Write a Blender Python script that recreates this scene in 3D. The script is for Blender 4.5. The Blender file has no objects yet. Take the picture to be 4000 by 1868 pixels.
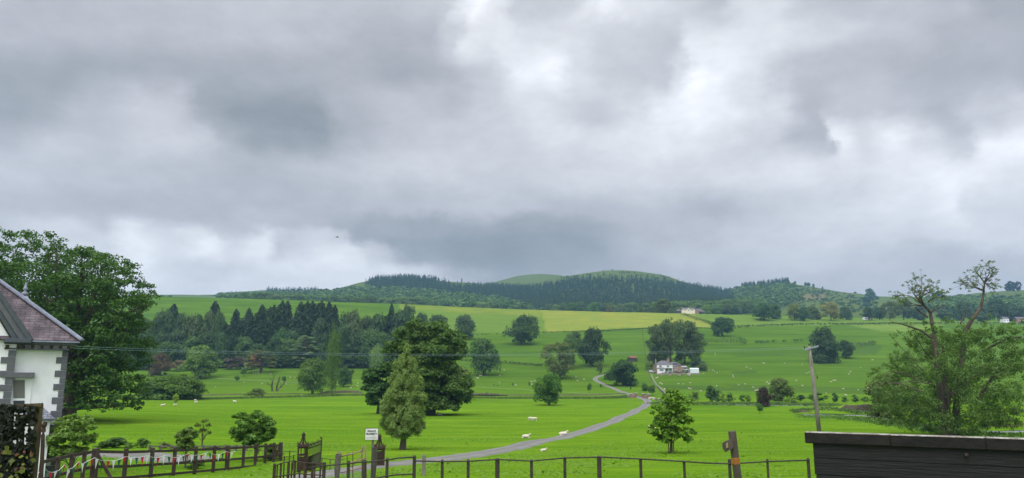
import bpy, bmesh, math, random
import numpy as np
from mathutils import Vector, Matrix

# ------------------------------------------------------------------ camera
F = 3000.0; W0 = 4000.0; H0 = 1868.0; CAMH = 6.5
HAZE = 0.000105
HOR = 1500.0
PITCH = math.atan((HOR - H0/2)/F)
CP, SP = math.cos(PITCH), math.sin(PITCH)
scene = bpy.context.scene
C = scene.collection
cam_d = bpy.data.cameras.new('camera'); cam = bpy.data.objects.new('camera', cam_d); C.objects.link(cam)
cam.location = (0, 0, CAMH); cam.rotation_euler = (math.pi/2 + PITCH, 0, 0)
cam_d.sensor_fit = 'HORIZONTAL'; cam_d.sensor_width = 36.0; cam_d.lens = 36.0*F/W0
cam_d.clip_start = 0.1; cam_d.clip_end = 20000
scene.camera = cam
scene.view_settings.view_transform = 'Standard'; scene.view_settings.look = 'None'
scene.view_settings.exposure = 0.0; scene.view_settings.gamma = 1.0; scene.view_settings.use_curve_mapping = False
scene.cycles.max_bounces = 6; scene.cycles.diffuse_bounces = 3; scene.cycles.transparent_max_bounces = 8
scene.cycles.volume_bounces = 1

def uv_of(px, py):
    """photograph position -> direction (X/Y, (z-H)/Y)"""
    k = (H0/2 - py)/F
    v = (SP + k*CP)/(CP - k*SP)
    u = (px - W0/2)/F*(CP + v*SP)
    return u, v
def v_of(py):
    k = (H0/2 - py)/F
    return (SP + k*CP)/(CP - k*SP)
def at(px, py, Y):
    u, v = uv_of(px, py)
    return Vector((u*Y, Y, CAMH + v*Y))
def proj(X, Y, Z):
    v = (Z-CAMH)/Y; d = CP + v*SP
    return W0/2 + F*(X/Y)/d, H0/2 - F*(v*CP-SP)/d

# ------------------------------------------------------------------ sky
def lin(c):
    c = c/255.0
    return c/12.92 if c <= 0.04045 else ((c+0.055)/1.055)**2.4
SUN_EL, SUN_AZ = 58.0, 205.0      # degrees; azimuth from +Y clockwise
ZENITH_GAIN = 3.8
SKYROWS = [
 (0,    [(0,186),(250,184),(500,190),(750,194),(1000,196),(1250,190),(1500,188),(1740,198),(1830,236),(1890,248),(1980,228),(2080,196),(2200,203),(2330,226),(2400,240),(2500,222),(2700,205),(2850,190),(2950,214),(3050,212),(3150,192),(3300,188),(3500,198),(3750,192),(3880,170),(4000,170)]),
 (140,  [(0,186),(500,184),(1000,194),(1250,188),(1500,176),(1700,180),(1820,206),(1900,230),(2000,228),(2100,218),(2250,218),(2400,205),(2550,196),(2680,192),(2760,222),(2900,222),(3050,214),(3250,205),(3500,195),(3750,182),(4000,178)]),
 (280,  [(0,166),(250,162),(500,166),(750,168),(1000,168),(1250,176),(1500,164),(1650,168),(1800,176),(1950,196),(2100,236),(2200,246),(2300,214),(2450,196),(2600,196),(2680,220),(2750,250),(2850,238),(3000,216),(3150,186),(3400,184),(3700,172),(4000,176)]),
 (420,  [(0,164),(200,172),(350,188),(600,198),(720,192),(850,160),(1000,150),(1180,150),(1300,176),(1500,190),(1750,184),(1950,204),(2100,220),(2350,200),(2450,208),(2600,234),(2750,238),(2900,232),(3030,216),(3180,178),(3300,190),(3450,190),(3700,176),(3850,198),(4000,206)]),
 (540,  [(0,182),(200,200),(450,196),(680,206),(780,198),(900,172),(1000,156),(1180,156),(1300,180),(1500,194),(1750,198),(2000,206),(2250,222),(2500,226),(2750,222),(2980,208),(3100,180),(3190,176),(3240,232),(3350,214),(3500,234),(3620,216),(3750,200),(3850,238),(4000,242)]),
 (680,  [(0,196),(500,190),(750,188),(950,180),(1250,192),(1500,204),(1750,206),(2000,206),(2250,210),(2500,208),(2750,205),(3000,214),(3100,222),(3300,214),(3500,226),(3680,240),(3800,234),(4000,220)]),
 (820,  [(0,186),(250,186),(500,180),(750,178),(1000,180),(1250,178),(1500,184),(1750,190),(2000,190),(2250,186),(2500,186),(2750,176),(3000,198),(3250,206),(3500,216),(3700,232),(3790,210),(4000,206)]),
 (900,  [(0,196),(200,212),(330,192),(450,222),(600,208),(700,214),(850,188),(1050,184),(1200,178),(1350,168),(1500,162),(1750,158),(2000,156),(2250,164),(2500,178),(2750,188),(3000,204),(3250,206),(3500,212),(3720,222),(3850,208),(4000,204)]),
 (960,  [(0,206),(200,205),(330,205),(470,234),(620,214),(780,232),(900,214),(1050,228),(1110,196),(1250,206),(1360,196),(1440,160),(1600,152),(1800,146),(2000,146),(2250,156),(2500,176),(2750,190),(3000,202),(3250,206),(3500,206),(3750,214),(4000,204)]),
 (1030, [(0,206),(400,220),(500,230),(650,204),(850,200),(950,208),(1100,216),(1300,226),(1420,220),(1500,196),(1620,160),(1800,148),(2000,148),(2250,160),(2500,174),(2750,186),(3000,194),(3250,198),(3500,194),(3750,190),(4000,184)]),
 (1100, [(0,212),(400,222),(600,214),(750,206),(950,216),(1200,216),(1450,222),(1600,208),(1800,174),(2000,160),(2200,160),(2400,168),(2750,180),(3000,186),(3250,190),(3500,190),(3750,188),(4000,186)]),
 (1180, [(0,216),(600,218),(1200,220),(1600,212),(1900,186),(2200,176),(2750,184),(3250,190),(4000,192)]),
]
world = bpy.data.worlds.new('World'); scene.world = world; world.use_nodes = True
nt = world.node_tree; N = nt.nodes; L = nt.links; N.clear()
def node(t, **kw):
    n = N.new(t)
    for k, v in kw.items(): setattr(n, k, v)
    return n
def wmath(op, a, b=None, c=None, clamp=False):
    n = node('ShaderNodeMath', operation=op, use_clamp=clamp)
    for i, x in enumerate((a, b, c)):
        if x is None: continue
        if isinstance(x, (int, float)): n.inputs[i].default_value = x
        else: L.new(x, n.inputs[i])
    return n.outputs[0]
tc = node('ShaderNodeTexCoord')
def wnoise(scale, detail, rough, vec=None, stretch=(1,1,1), off=(0,0,0)):
    m = node('ShaderNodeMapping'); m.inputs['Scale'].default_value = stretch; m.inputs['Location'].default_value = off
    L.new(vec or tc.outputs['Generated'], m.inputs['Vector'])
    n = node('ShaderNodeTexNoise'); n.inputs['Scale'].default_value = scale; n.inputs['Detail'].default_value = detail
    n.inputs['Roughness'].default_value = rough
    L.new(m.outputs[0], n.inputs['Vector']); return n
warp = wnoise(5.0, 8.0, 0.6, stretch=(1,1,1.5))
wsep = node('ShaderNodeSeparateColor'); L.new(warp.outputs['Color'], wsep.inputs[0])
sep = node('ShaderNodeSeparateXYZ'); L.new(tc.outputs['Generated'], sep.inputs[0])
yy = wmath('MAXIMUM', wmath('ABSOLUTE', sep.outputs[1]), 0.08)
u0 = wmath('DIVIDE', sep.outputs[0], yy); v0 = wmath('DIVIDE', sep.outputs[2], yy)
un = wmath('ADD', u0, wmath('MULTIPLY', wmath('SUBTRACT', wsep.outputs[0], 0.5), 0.19))
vn = wmath('ADD', v0, wmath('MULTIPLY', wmath('SUBTRACT', wsep.outputs[1], 0.5), 0.11))
ufac = wmath('MULTIPLY_ADD', un, 0.6, 0.5, clamp=True)
prev = None; prev_v = None
for py, stops in reversed(SKYROWS):
    r = node('ShaderNodeValToRGB'); cr = r.color_ramp; cr.interpolation = 'B_SPLINE' if False else 'EASE'
    v = v_of(py)
    while len(cr.elements) < len(stops): cr.elements.new(0.5)
    for e, (px, g) in zip(cr.elements, stops):
        e.position = min(1, max(0, (px-W0/2)/F*(CP+v*SP)*0.6+0.5))
    for e, (px, g) in zip(cr.elements, stops):
        q = lin(g); e.color = (q, q, q, 1)
    L.new(ufac, r.inputs[0])
    if prev is None: prev, prev_v = r.outputs[0], v
    else:
        mr = node('ShaderNodeMapRange', interpolation_type='SMOOTHSTEP')
        mr.inputs['From Min'].default_value = prev_v; mr.inputs['From Max'].default_value = v
        L.new(vn, mr.inputs['Value'])
        mx = node('ShaderNodeMix', data_type='RGBA'); L.new(mr.outputs[0], mx.inputs[0])
        L.new(prev, mx.inputs[6]); L.new(r.outputs[0], mx.inputs[7])
        prev, prev_v = mx.outputs[2], v
bw = node('ShaderNodeRGBToBW'); L.new(prev, bw.inputs[0])
det = wnoise(7.0, 9.0, 0.58, stretch=(1,1,1.9), off=(3,1,7))
det2 = wnoise(28.0, 5.0, 0.6, stretch=(1,1,2.0), off=(8,2,1))
lum = wmath('MULTIPLY', bw.outputs[0], wmath('MULTIPLY_ADD', det.outputs[0], 0.40, 0.80))
lum = wmath('MULTIPLY', lum, wmath('MULTIPLY_ADD', det2.outputs[0], 0.22, 0.89))
lum = wmath('MULTIPLY', wmath('POWER', lum, 1.04), 1.12)
# tint by brightness: thick cloud is blue grey, thin cloud almost white
tr = node('ShaderNodeValToRGB'); tr.color_ramp.elements[0].position = 0.25; tr.color_ramp.elements[0].color = (0.90, 1.0, 1.07, 1)
tr.color_ramp.elements[1].position = 0.8; tr.color_ramp.elements[1].color = (0.975, 0.995, 1.04, 1)
e = tr.color_ramp.elements.new(0.5); e.color = (0.965, 0.985, 1.06, 1)
L.new(lum, tr.inputs[0])
cl = node('ShaderNodeVectorMath', operation='SCALE'); L.new(tr.outputs[0], cl.inputs[0])
# an overcast sky is brightest overhead
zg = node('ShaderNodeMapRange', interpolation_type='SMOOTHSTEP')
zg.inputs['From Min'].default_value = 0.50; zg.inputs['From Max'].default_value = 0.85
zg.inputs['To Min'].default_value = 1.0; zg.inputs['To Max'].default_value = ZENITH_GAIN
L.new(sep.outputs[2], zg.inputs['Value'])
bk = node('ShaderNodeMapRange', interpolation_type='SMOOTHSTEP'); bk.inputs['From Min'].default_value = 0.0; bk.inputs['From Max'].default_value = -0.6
bk.inputs['To Min'].default_value = 1.0; bk.inputs['To Max'].default_value = 1.8; L.new(sep.outputs[1], bk.inputs['Value'])   # added boost: unseen sky behind the viewer brightened to light the house wall
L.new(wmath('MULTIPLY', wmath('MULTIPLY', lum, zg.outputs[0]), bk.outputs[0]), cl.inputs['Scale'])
sky = node('ShaderNodeTexSky', sky_type='NISHITA', sun_disc=False)
sky.sun_elevation = math.radians(SUN_EL); sky.sun_rotation = math.radians(SUN_AZ)
skb = node('ShaderNodeBackground'); skb.inputs['Strength'].default_value = 0.08; L.new(sky.outputs[0], skb.inputs[0])
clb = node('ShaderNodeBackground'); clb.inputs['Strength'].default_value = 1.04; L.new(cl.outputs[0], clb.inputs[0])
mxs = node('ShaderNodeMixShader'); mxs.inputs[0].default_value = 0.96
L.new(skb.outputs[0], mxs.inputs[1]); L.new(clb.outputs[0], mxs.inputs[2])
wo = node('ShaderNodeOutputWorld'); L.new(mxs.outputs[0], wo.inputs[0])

sd = bpy.data.lights.new('sun', 'SUN'); sd.energy = 1.5; sd.angle = math.radians(25); sd.color = (1.0, 0.97, 0.92)
sun = bpy.data.objects.new('sun', sd); C.objects.link(sun)
az = math.radians(SUN_AZ); el = math.radians(SUN_EL)
sdir = Vector((math.sin(az)*math.cos(el), math.cos(az)*math.cos(el), math.sin(el)))
sun.rotation_euler = sdir.to_track_quat('Z', 'Y').to_euler()

# ------------------------------------------------------------------ helpers
def thing(name, label, cat, loc=(0,0,0), rotz=0.0, group=None, scale=None):
    o = bpy.data.objects.new(name, None); C.objects.link(o)
    o.location = loc; o.rotation_euler = (0, 0, rotz); o.empty_display_size = 0.3
    if scale is not None: o.scale = scale if hasattr(scale, '__len__') else (scale,)*3
    o['label'] = label; o['category'] = cat
    if group: o['group'] = group
    return o
def tag(o, label=None, cat=None, group=None, kind=None):
    if label: o['label'] = label
    if cat: o['category'] = cat
    if group: o['group'] = group
    if kind: o['kind'] = kind
    return o
def link(name, me, parent=None, mat=None, color=None):
    o = bpy.data.objects.new(name, me); C.objects.link(o)
    if parent is not None: o.parent = parent
    if mat is not None and len(me.materials) == 0: me.materials.append(mat)
    if color is not None: o.color = (*color, 1)
    return o
def np_mesh(name, V, Fs, tint=None, smooth=False, mat=None):
    """V (n,3); Fs (m,k) all faces same size"""
    me = bpy.data.meshes.new(name)
    V = np.asarray(V, dtype=np.float32); Fs = np.asarray(Fs, dtype=np.int32)
    m, k = Fs.shape
    me.vertices.add(len(V)); me.vertices.foreach_set('co', V.ravel())
    me.loops.add(m*k); me.loops.foreach_set('vertex_index', Fs.ravel())
    me.polygons.add(m); me.polygons.foreach_set('loop_start', np.arange(m, dtype=np.int32)*k)
    me.polygons.foreach_set('loop_total', np.full(m, k, dtype=np.int32))
    if smooth: me.polygons.foreach_set('use_smooth', np.ones(m, dtype=bool))
    me.update(calc_edges=True)
    if tint is not None:
        a = me.attributes.new('tint', 'FLOAT', 'FACE'); a.data.foreach_set('value', np.asarray(tint, dtype=np.float32))
    if mat is not None: me.materials.append(mat)
    return me
class MB:
    """collects boxes, tubes and prisms in one mesh"""
    def __init__(s): s.bm = bmesh.new()
    def box(s, c, d, rz=0.0, rot=None):
        m = Matrix.Translation(c) @ (rot.to_4x4() if rot is not None else Matrix.Rotation(rz, 4, 'Z')) @ Matrix.Diagonal((*d, 1))
        bmesh.ops.create_cube(s.bm, size=1.0, matrix=m); return s
    def beam(s, a, b, w, h=None):
        a = Vector(a); b = Vector(b); d = b-a
        q = d.to_track_quat('Y', 'Z'); h = h or w
        m = Matrix.Translation((a+b)/2) @ q.to_matrix().to_4x4() @ Matrix.Diagonal((w, d.length, h, 1))
        bmesh.ops.create_cube(s.bm, size=1.0, matrix=m); return s
    def tube(s, pts, rad, n=6, cap=True):
        pts = [Vector(p) for p in pts]
        if not hasattr(rad, '__len__'): rad = [rad]*len(pts)
        rings = []
        for i, p in enumerate(pts):
            t = (pts[min(i+1, len(pts)-1)] - pts[max(i-1, 0)])
            if t.length < 1e-9: t = Vector((0,0,1))
            q = t.to_track_quat('Z', 'Y')
            rings.append([s.bm.verts.new(p + q @ Vector((math.cos(2*math.pi*k/n)*rad[i], math.sin(2*math.pi*k/n)*rad[i], 0))) for k in range(n)])
        for a, b in zip(rings, rings[1:]):
            for k in range(n): s.bm.faces.new((a[k], a[(k+1) % n], b[(k+1) % n], b[k]))
        if cap:
            s.bm.faces.new(rings[0][::-1]); s.bm.faces.new(rings[-1])
        return s
    def poly(s, pts, thick=None, axis=(0,0,1)):
        vs = [s.bm.verts.new(Vector(p)) for p in pts]
        if thick is None: s.bm.faces.new(vs); return s
        ax = Vector(axis)*thick
        ws = [s.bm.verts.new(Vector(p)+ax) for p in pts]
        s.bm.faces.new(vs[::-1]); s.bm.faces.new(ws)
        n = len(pts)
        for i in range(n): s.bm.faces.new((vs[i], vs[(i+1) % n], ws[(i+1) % n], ws[i]))
        return s
    def ball(s, c, r, sub=2, sc=(1,1,1)):
        bmesh.ops.create_icosphere(s.bm, subdivisions=sub, radius=r, matrix=Matrix.Translation(c) @ Matrix.Diagonal((*sc, 1))); return s
    def mesh(s, name, mat=None, smooth=False, bevel=0.0):
        if bevel:
            bmesh.ops.bevel(s.bm, geom=s.bm.edges[:], offset=bevel, segments=1, affect='EDGES')
        bmesh.ops.recalc_face_normals(s.bm, faces=s.bm.faces)
        me = bpy.data.meshes.new(name); s.bm.to_mesh(me); s.bm.free()
        if smooth: me.polygons.foreach_set('use_smooth', [True]*len(me.polygons))
        if mat is not None: me.materials.append(mat)
        return me
    def build(s, name, mat, parent=None, smooth=False, bevel=0.0, loc=None, color=None):
        o = link(name, s.mesh(name, mat, smooth, bevel), parent, color=color)
        if loc is not None: o.location = loc
        return o

# ------------------------------------------------------------------ materials
class Mat:
    def __init__(s, name):
        s.m = bpy.data.materials.new(name); s.m.use_nodes = True
        s.t = s.m.node_tree; s.n = s.t.nodes; s.l = s.t.links
        s.b = s.n['Principled BSDF']; s.out = s.n['Material Output']
        s.b.inputs['Specular IOR Level'].default_value = 0.3
    def noise(s, scale, detail=4, rough=0.6, coord='Object', stretch=None, off=(0,0,0)):
        tc = s.n.new('ShaderNodeTexCoord'); mp = s.n.new('ShaderNodeMapping')
        if stretch: mp.inputs['Scale'].default_value = stretch
        mp.inputs['Location'].default_value = off
        s.l.new(tc.outputs[coord], mp.inputs[0])
        nz = s.n.new('ShaderNodeTexNoise'); nz.inputs['Scale'].default_value = scale
        nz.inputs['Detail'].default_value = detail; nz.inputs['Roughness'].default_value = rough
        s.l.new(mp.outputs[0], nz.inputs['Vector']); return nz.outputs[0]
    def ramp(s, fac, stops, interp='LINEAR'):
        r = s.n.new('ShaderNodeValToRGB'); cr = r.color_ramp; cr.interpolation = interp
        while len(cr.elements) < len(stops): cr.elements.new(0.5)
        for e, (p, c) in zip(cr.elements, stops): e.position = p
        for e, (p, c) in zip(cr.elements, stops): e.color = (*c, 1) if hasattr(c, '__len__') else (c, c, c, 1)
        s.l.new(fac, r.inputs[0]); return r.outputs[0]
    def mix(s, f, a, b, mode='MIX'):
        n = s.n.new('ShaderNodeMix'); n.data_type = 'RGBA'; n.blend_type = mode
        for i, x in ((0, f), (6, a), (7, b)):
            if isinstance(x, (int, float)): n.inputs[i].default_value = x if i == 0 else (x, x, x, 1)
            elif isinstance(x, tuple): n.inputs[i].default_value = (*x, 1)
            else: s.l.new(x, n.inputs[i])
        return n.outputs[2]
    def math(s, op, a, b=0.0, clamp=False):
        n = s.n.new('ShaderNodeMath'); n.operation = op; n.use_clamp = clamp
        for i, x in enumerate((a, b)):
            if isinstance(x, (int, float)): n.inputs[i].default_value = x
            else: s.l.new(x, n.inputs[i])
        return n.outputs[0]
    def attr(s, name):
        a = s.n.new('ShaderNodeAttribute'); a.attribute_name = name; return a
    def color(s, c): s.l.new(c, s.b.inputs['Base Color'])
    def bump(s, h, strength=0.5, dist=0.1):
        b = s.n.new('ShaderNodeBump'); b.inputs['Strength'].default_value = strength; b.inputs['Distance'].default_value = dist
        s.l.new(h, b.inputs['Height']); s.l.new(b.outputs[0], s.b.inputs['Normal'])
    def rough(s, r): s.b.inputs['Roughness'].default_value = r; return s

def simple(name, c1, c2, scale=3.0, rough=0.8, bump=0.0, bscale=None, stretch=None, metallic=0.0, detail=5):
    m = Mat(name); n = m.noise(scale, detail, 0.65, stretch=stretch)
    m.color(m.ramp(n, [(0.3, c1), (0.7, c2)])); m.rough(rough); m.b.inputs['Metallic'].default_value = metallic
    if bump: m.bump(m.noise(bscale or scale*3, 4, 0.6, stretch=stretch), bump, 0.02)
    return m.m
def leaf_material(name='leaf_mat', transl=0.3):
    m = Mat(name); m.n.remove(m.b)
    oi = m.n.new('ShaderNodeObjectInfo'); ti = m.attr('tint')
    nz = m.noise(0.22, 3, 0.6)
    f = m.math('ADD', m.math('MULTIPLY', ti.outputs['Fac'], 0.6), m.math('MULTIPLY', nz, 0.5))
    dk = m.mix(1.0, oi.outputs['Color'], (0.8, 0.92, 0.6), 'MULTIPLY')
    lt = m.mix(1.0, oi.outputs['Color'], (2.25, 2.25, 1.1), 'MULTIPLY')
    c = m.mix(f, dk, lt)
    d = m.n.new('ShaderNodeBsdfDiffuse'); t = m.n.new('ShaderNodeBsdfTranslucent'); g = m.n.new('ShaderNodeBsdfGlossy')
    g.inputs['Roughness'].default_value = 0.5; g.inputs['Color'].default_value = (0.9, 0.95, 1, 1)
    m.l.new(c, d.inputs[0]); m.l.new(m.mix(1.0, c, (1.1, 1.25, 0.5), 'MULTIPLY'), t.inputs[0])
    s1 = m.n.new('ShaderNodeMixShader'); s1.inputs[0].default_value = transl
    m.l.new(d.outputs[0], s1.inputs[1]); m.l.new(t.outputs[0], s1.inputs[2])
    s2 = m.n.new('ShaderNodeMixShader'); s2.inputs[0].default_value = 0.015
    m.l.new(s1.outputs[0], s2.inputs[1]); m.l.new(g.outputs[0], s2.inputs[2])
    m.l.new(s2.outputs[0], m.out.inputs[0])
    return m.m
LEAF = leaf_material()
BARK = simple('bark', (0.035,0.028,0.02), (0.12,0.10,0.075), 2.5, 0.95, 0.6, 9, (1,1,0.25))
PALEBARK = simple('pale_bark', (0.09,0.08,0.065), (0.26,0.24,0.20), 2.5, 0.95, 0.5, 9, (1,1,0.3))
TIMBER = simple('brown_fence_timber', (0.026,0.018,0.014), (0.070,0.049,0.038), 3, 0.85, 0.5, 20, (1,1,1))
GREYWOOD = simple('grey_wood', (0.06,0.055,0.045), (0.17,0.155,0.13), 5, 0.9, 0.6, 18, (1,1,0.2))
RUST = simple('rusty_iron', (0.022,0.015,0.011), (0.068,0.042,0.028), 12, 0.75, 0.4, 40)
RUSTPINK = simple('rusty_paint', (0.20,0.09,0.06), (0.32,0.24,0.20), 16, 0.7, 0.3, 40)
IRON = simple('dark_iron', (0.018,0.016,0.012), (0.06,0.05,0.035), 8, 0.7, 0.4, 30)
RENDERW = simple('white_render', (0.66,0.67,0.68), (0.78,0.79,0.80), 1.2, 0.9, 0.8, 30)
QUOIN = simple('grey_quoin_paint', (0.085,0.09,0.10), (0.125,0.13,0.14), 3, 0.8, 0.4, 40)
PAINTG = simple('dark_grey_paint', (0.05,0.062,0.075), (0.075,0.088,0.10), 3, 0.5)
LEAD = simple('lead_sheet', (0.16,0.18,0.23), (0.26,0.28,0.34), 3, 0.6, 0.2, 8)
WHITEP = simple('white_paint', (0.72,0.74,0.76), (0.80,0.81,0.83), 2, 0.5)
GLASS = Mat('window_glass'); GLASS.b.inputs['Base Color'].default_value = (0.03,0.035,0.04,1); GLASS.rough(0.08); GLASS = GLASS.m
BRICK = simple('far_brick', (0.19,0.12,0.09), (0.33,0.22,0.17), 1.5, 0.9)
STONE = simple('field_stone', (0.16,0.14,0.11), (0.34,0.30,0.25), 2.5, 0.9, 0.5, 6)
CREAM = simple('cream_render', (0.62,0.56,0.40), (0.72,0.66,0.50), 1, 0.9)
SLATEFAR = simple('far_slate', (0.075,0.07,0.078), (0.13,0.118,0.125), 1.2, 0.7)
def slate(name, c1, c2, c3, w=0.42, h=0.2, zstretch=1.0):
    m = Mat(name); tcn = m.n.new('ShaderNodeTexCoord')
    b = m.n.new('ShaderNodeTexBrick'); b.offset = 0.5
    b.inputs['Scale'].default_value = 1.0; b.inputs['Brick Width'].default_value = w; b.inputs['Row Height'].default_value = h
    b.inputs['Mortar Size'].default_value = 0.012; b.inputs['Mortar Smooth'].default_value = 0.3; b.inputs['Bias'].default_value = 0.0
    b.inputs['Color1'].default_value = (*c1,1); b.inputs['Color2'].default_value = (*c2,1); b.inputs['Mortar'].default_value = (0.01,0.01,0.012,1)
    m.l.new(tcn.outputs['UV'], b.inputs['Vector'])
    st = m.ramp(m.noise(1.6, 5, 0.65, 'UV', (1.0,0.45,1)), [(0.40, 0.25), (0.60, 1.0)])
    m.color(m.mix(1.0, b.outputs['Color'], m.mix(0.6, st, c3, 'MIX'), 'MULTIPLY') if False else m.mix(0.75, b.outputs['Color'], st, 'MULTIPLY'))
    m.rough(0.65); m.bump(b.outputs['Fac'], -0.8, 0.02)
    return m.m
SLATE = slate('purple_slate', (0.080,0.060,0.068), (0.150,0.115,0.126), (1,1,1))
SLATEB = slate('blue_slate', (0.15,0.16,0.20), (0.24,0.25,0.30), (1,1,1), 0.3, 0.14)
WATER = Mat('water'); WATER.b.inputs['Base Color'].default_value = (0.05,0.06,0.05,1); WATER.rough(0.06)
WATER.bump(WATER.noise(1.5, 3, 0.5), 0.08, 0.05); WATER = WATER.m
EARTH = simple('bank_earth', (0.035,0.032,0.018), (0.10,0.085,0.045), 1.5, 0.95, 0.5, 5)
WOOL = simple('sheep_wool', (0.42,0.37,0.28), (0.62,0.56,0.46), 9, 1.0, 0.8, 26)
FACE = simple('sheep_face', (0.50,0.40,0.33), (0.66,0.58,0.50), 9, 0.9)
DARKWOOL = simple('dark_wool', (0.02,0.018,0.016), (0.05,0.045,0.04), 9, 1.0)

# ------------------------------------------------------------------ terrain
PXK = np.array([-1800, 0, 500, 1000, 1500, 2000, 2500, 3000, 3500, 4000, 5800], float)
def lv(Y, pts): return (Y, np.array([p[0] for p in pts], float), np.array([p[1] for p in pts], float))
def flat(Y, y): return lv(Y, [(0, y), (4000, y)])
LEVELS = [
 lv(28,  [(0,1935),(900,1935),(1250,1895),(1500,1872),(4000,1868)]),
 lv(45,  [(0,1835),(900,1832),(1250,1815),(1600,1795),(4000,1790)]),
 lv(65,  [(0,1742),(900,1742),(1250,1745),(1600,1745),(4000,1748)]),
 lv(85,  [(0,1685),(900,1695),(1500,1708),(4000,1712)]),
 lv(110, [(0,1640),(900,1665),(1500,1675),(4000,1676)]),
 lv(145, [(0,1600),(900,1628),(1500,1640),(4000,1640)]),
 lv(200, [(0,1572),(900,1592),(1500,1600),(4000,1600)]),
 lv(260, [(0,1555),(900,1565),(1500,1568),(4000,1568)]),
 flat(310, 1545), flat(350, 1528), flat(400, 1500), flat(450, 1460), flat(520, 1408), flat(600, 1346),
 lv(700, [(0,1272),(1000,1274),(1500,1280),(2000,1292),(2500,1302),(3000,1302),(3500,1298),(4000,1302)]),
 lv(780, [(0,1215),(500,1210),(1000,1217),(1500,1233),(2000,1253),(2500,1263),(3000,1268),(3500,1264),(4000,1268)]),
 lv(860, [(0,1165),(560,1158),(1000,1168),(1500,1186),(2000,1209),(2500,1222),(2700,1226),(3000,1237),(3400,1248),(4000,1256)]),
 lv(960, [(0,1185),(560,1180),(1000,1190),(1500,1208),(2000,1230),(2500,1236),(2700,1230),(3000,1234),(3400,1244),(4000,1250)]),
 lv(1200,[(0,1190),(500,1184),(1000,1190),(1500,1205),(2000,1224),(2500,1228),(2900,1214),(3200,1222),(3600,1222),(4000,1212)]),
 lv(1500,[(0,1190),(500,1178),(1000,1180),(1400,1168),(1700,1175),(2000,1188),(2400,1165),(2700,1180),(2900,1188),(3100,1176),(3400,1186),(3700,1184),(4000,1155)]),
 lv(1700,[(0,1190),(500,1176),(900,1172),(1200,1162),(1450,1128),(1700,1145),(1900,1152),(2050,1152),(2250,1118),(2450,1095),(2600,1115),(2700,1150),(2850,1170),(3000,1140),(3200,1146),(3400,1170),(3550,1170),(3700,1166),(3850,1148),(4000,1138)]),
 lv(2000,[(0,1190),(500,1180),(800,1170),(1000,1162),(1200,1160),(1330,1122),(1400,1103),(1470,1095),(1600,1092),(1700,1098),(1830,1106),(1900,1125),(2000,1130),(2100,1115),(2200,1083),(2300,1067),(2380,1057),(2500,1060),(2600,1074),(2650,1088),(2700,1115),(2800,1134),(2860,1142),(2930,1127),(3000,1114),(3060,1104),(3160,1117),(3240,1130),(3300,1140),(3400,1150),(3470,1163),(3700,1163),(3850,1149),(4000,1139)]),
 lv(2600,[(0,1190),(500,1162),(600,1162),(830,1163),(900,1153),(1050,1142),(1240,1143),(1300,1160),(1600,1140),(1850,1130),(1930,1116),(1985,1098),(2030,1087),(2100,1082),(2180,1090),(2235,1114),(2400,1110),(2600,1110),(2900,1160),(3200,1170),(4000,1180)]),
 lv(3300,[(0,1240),(4000,1240)]),
 lv(6000,[(0,1330),(4000,1330)]),
]
LY = np.array([28.0] + [l[0] for l in LEVELS[1:]])
UG = np.linspace(-1.5, 1.5, 1201)
PG = W0/2 + F*UG/0.985
def smooth1(a, k):
    ker = np.hanning(k+2)[1:-1]; ker /= ker.sum()
    return np.convolve(np.pad(a, k//2, 'edge'), ker, 'valid')[:len(a)]
ZL = []
for Y, xs, ys in LEVELS:
    py = np.interp(PG, xs, ys)
    py = smooth1(py, 9 if Y > 1400 else 21)
    z = CAMH + np.array([v_of(p) for p in py])*Y
    ZL.append(z)
ZL = np.array(ZL)                       # levels x u
# slopes (Fritsch-Carlson style) along Y for each u column
dY = np.diff(LY)[:, None]; dz = np.diff(ZL, axis=0)/dY
Msl = np.zeros_like(ZL); Msl[1:-1] = np.where(dz[1:]*dz[:-1] > 0, 2*dz[1:]*dz[:-1]/(dz[1:]+dz[:-1]+1e-12*np.sign(dz[1:]+dz[:-1]+1e-20)), 0)
Msl[0] = 0.0; Msl[-1] = dz[-1]
rng0 = np.random.RandomState(5)
WV = [(rng0.uniform(0, 6.28), rng0.uniform(0, 6.28), l, a) for l, a in ((9, .035), (14, .05), (23, .08), (41, .14), (60, .2), (110, .35)) for _ in range(3)]
def terrain(X, Y):
    X = np.asarray(X, float); Y = np.asarray(Y, float)
    Yc = np.clip(Y, LY[0], LY[-1]-1)
    u = np.clip(X/np.maximum(Y, 24.0), -1.499, 1.499)
    fu = (u+1.5)/3.0*1200; iu = np.clip(fu.astype(int), 0, 1199); tu = fu-iu
    i = np.clip(np.searchsorted(LY, Yc, side='right')-1, 0, len(LY)-2)
    h = LY[i+1]-LY[i]; t = (Yc-LY[i])/h
    def g(A, ii): return A[ii, iu]*(1-tu)+A[ii, iu+1]*tu
    a, b, ma, mb = g(ZL, i), g(ZL, i+1), g(Msl, i), g(Msl, i+1)
    t2, t3 = t*t, t*t*t
    z = (2*t3-3*t2+1)*a + (t3-2*t2+t)*h*ma + (-2*t3+3*t2)*b + (t3-t2)*h*mb
    # the ground rises a little towards the road the picture is taken from
    zn = 3.25
    w = np.clip((28.0-Y)/5.0, 0, 1); w = w*w*(3-2*w)
    z = z*(1-w) + np.maximum(zn, 0)*w
    amp = np.clip((Y-30)/60, 0, 1)*(1+np.clip((Y-900)/600, 0, 3))
    s = 0
    for ph, th, l, am in WV: s = s + am*np.sin((X*math.cos(th)+Y*math.sin(th))*6.283/l+ph)
    return z + s*amp*0.28
def tz(x, y): return float(terrain(np.array([x]), np.array([y]))[0])
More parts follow.
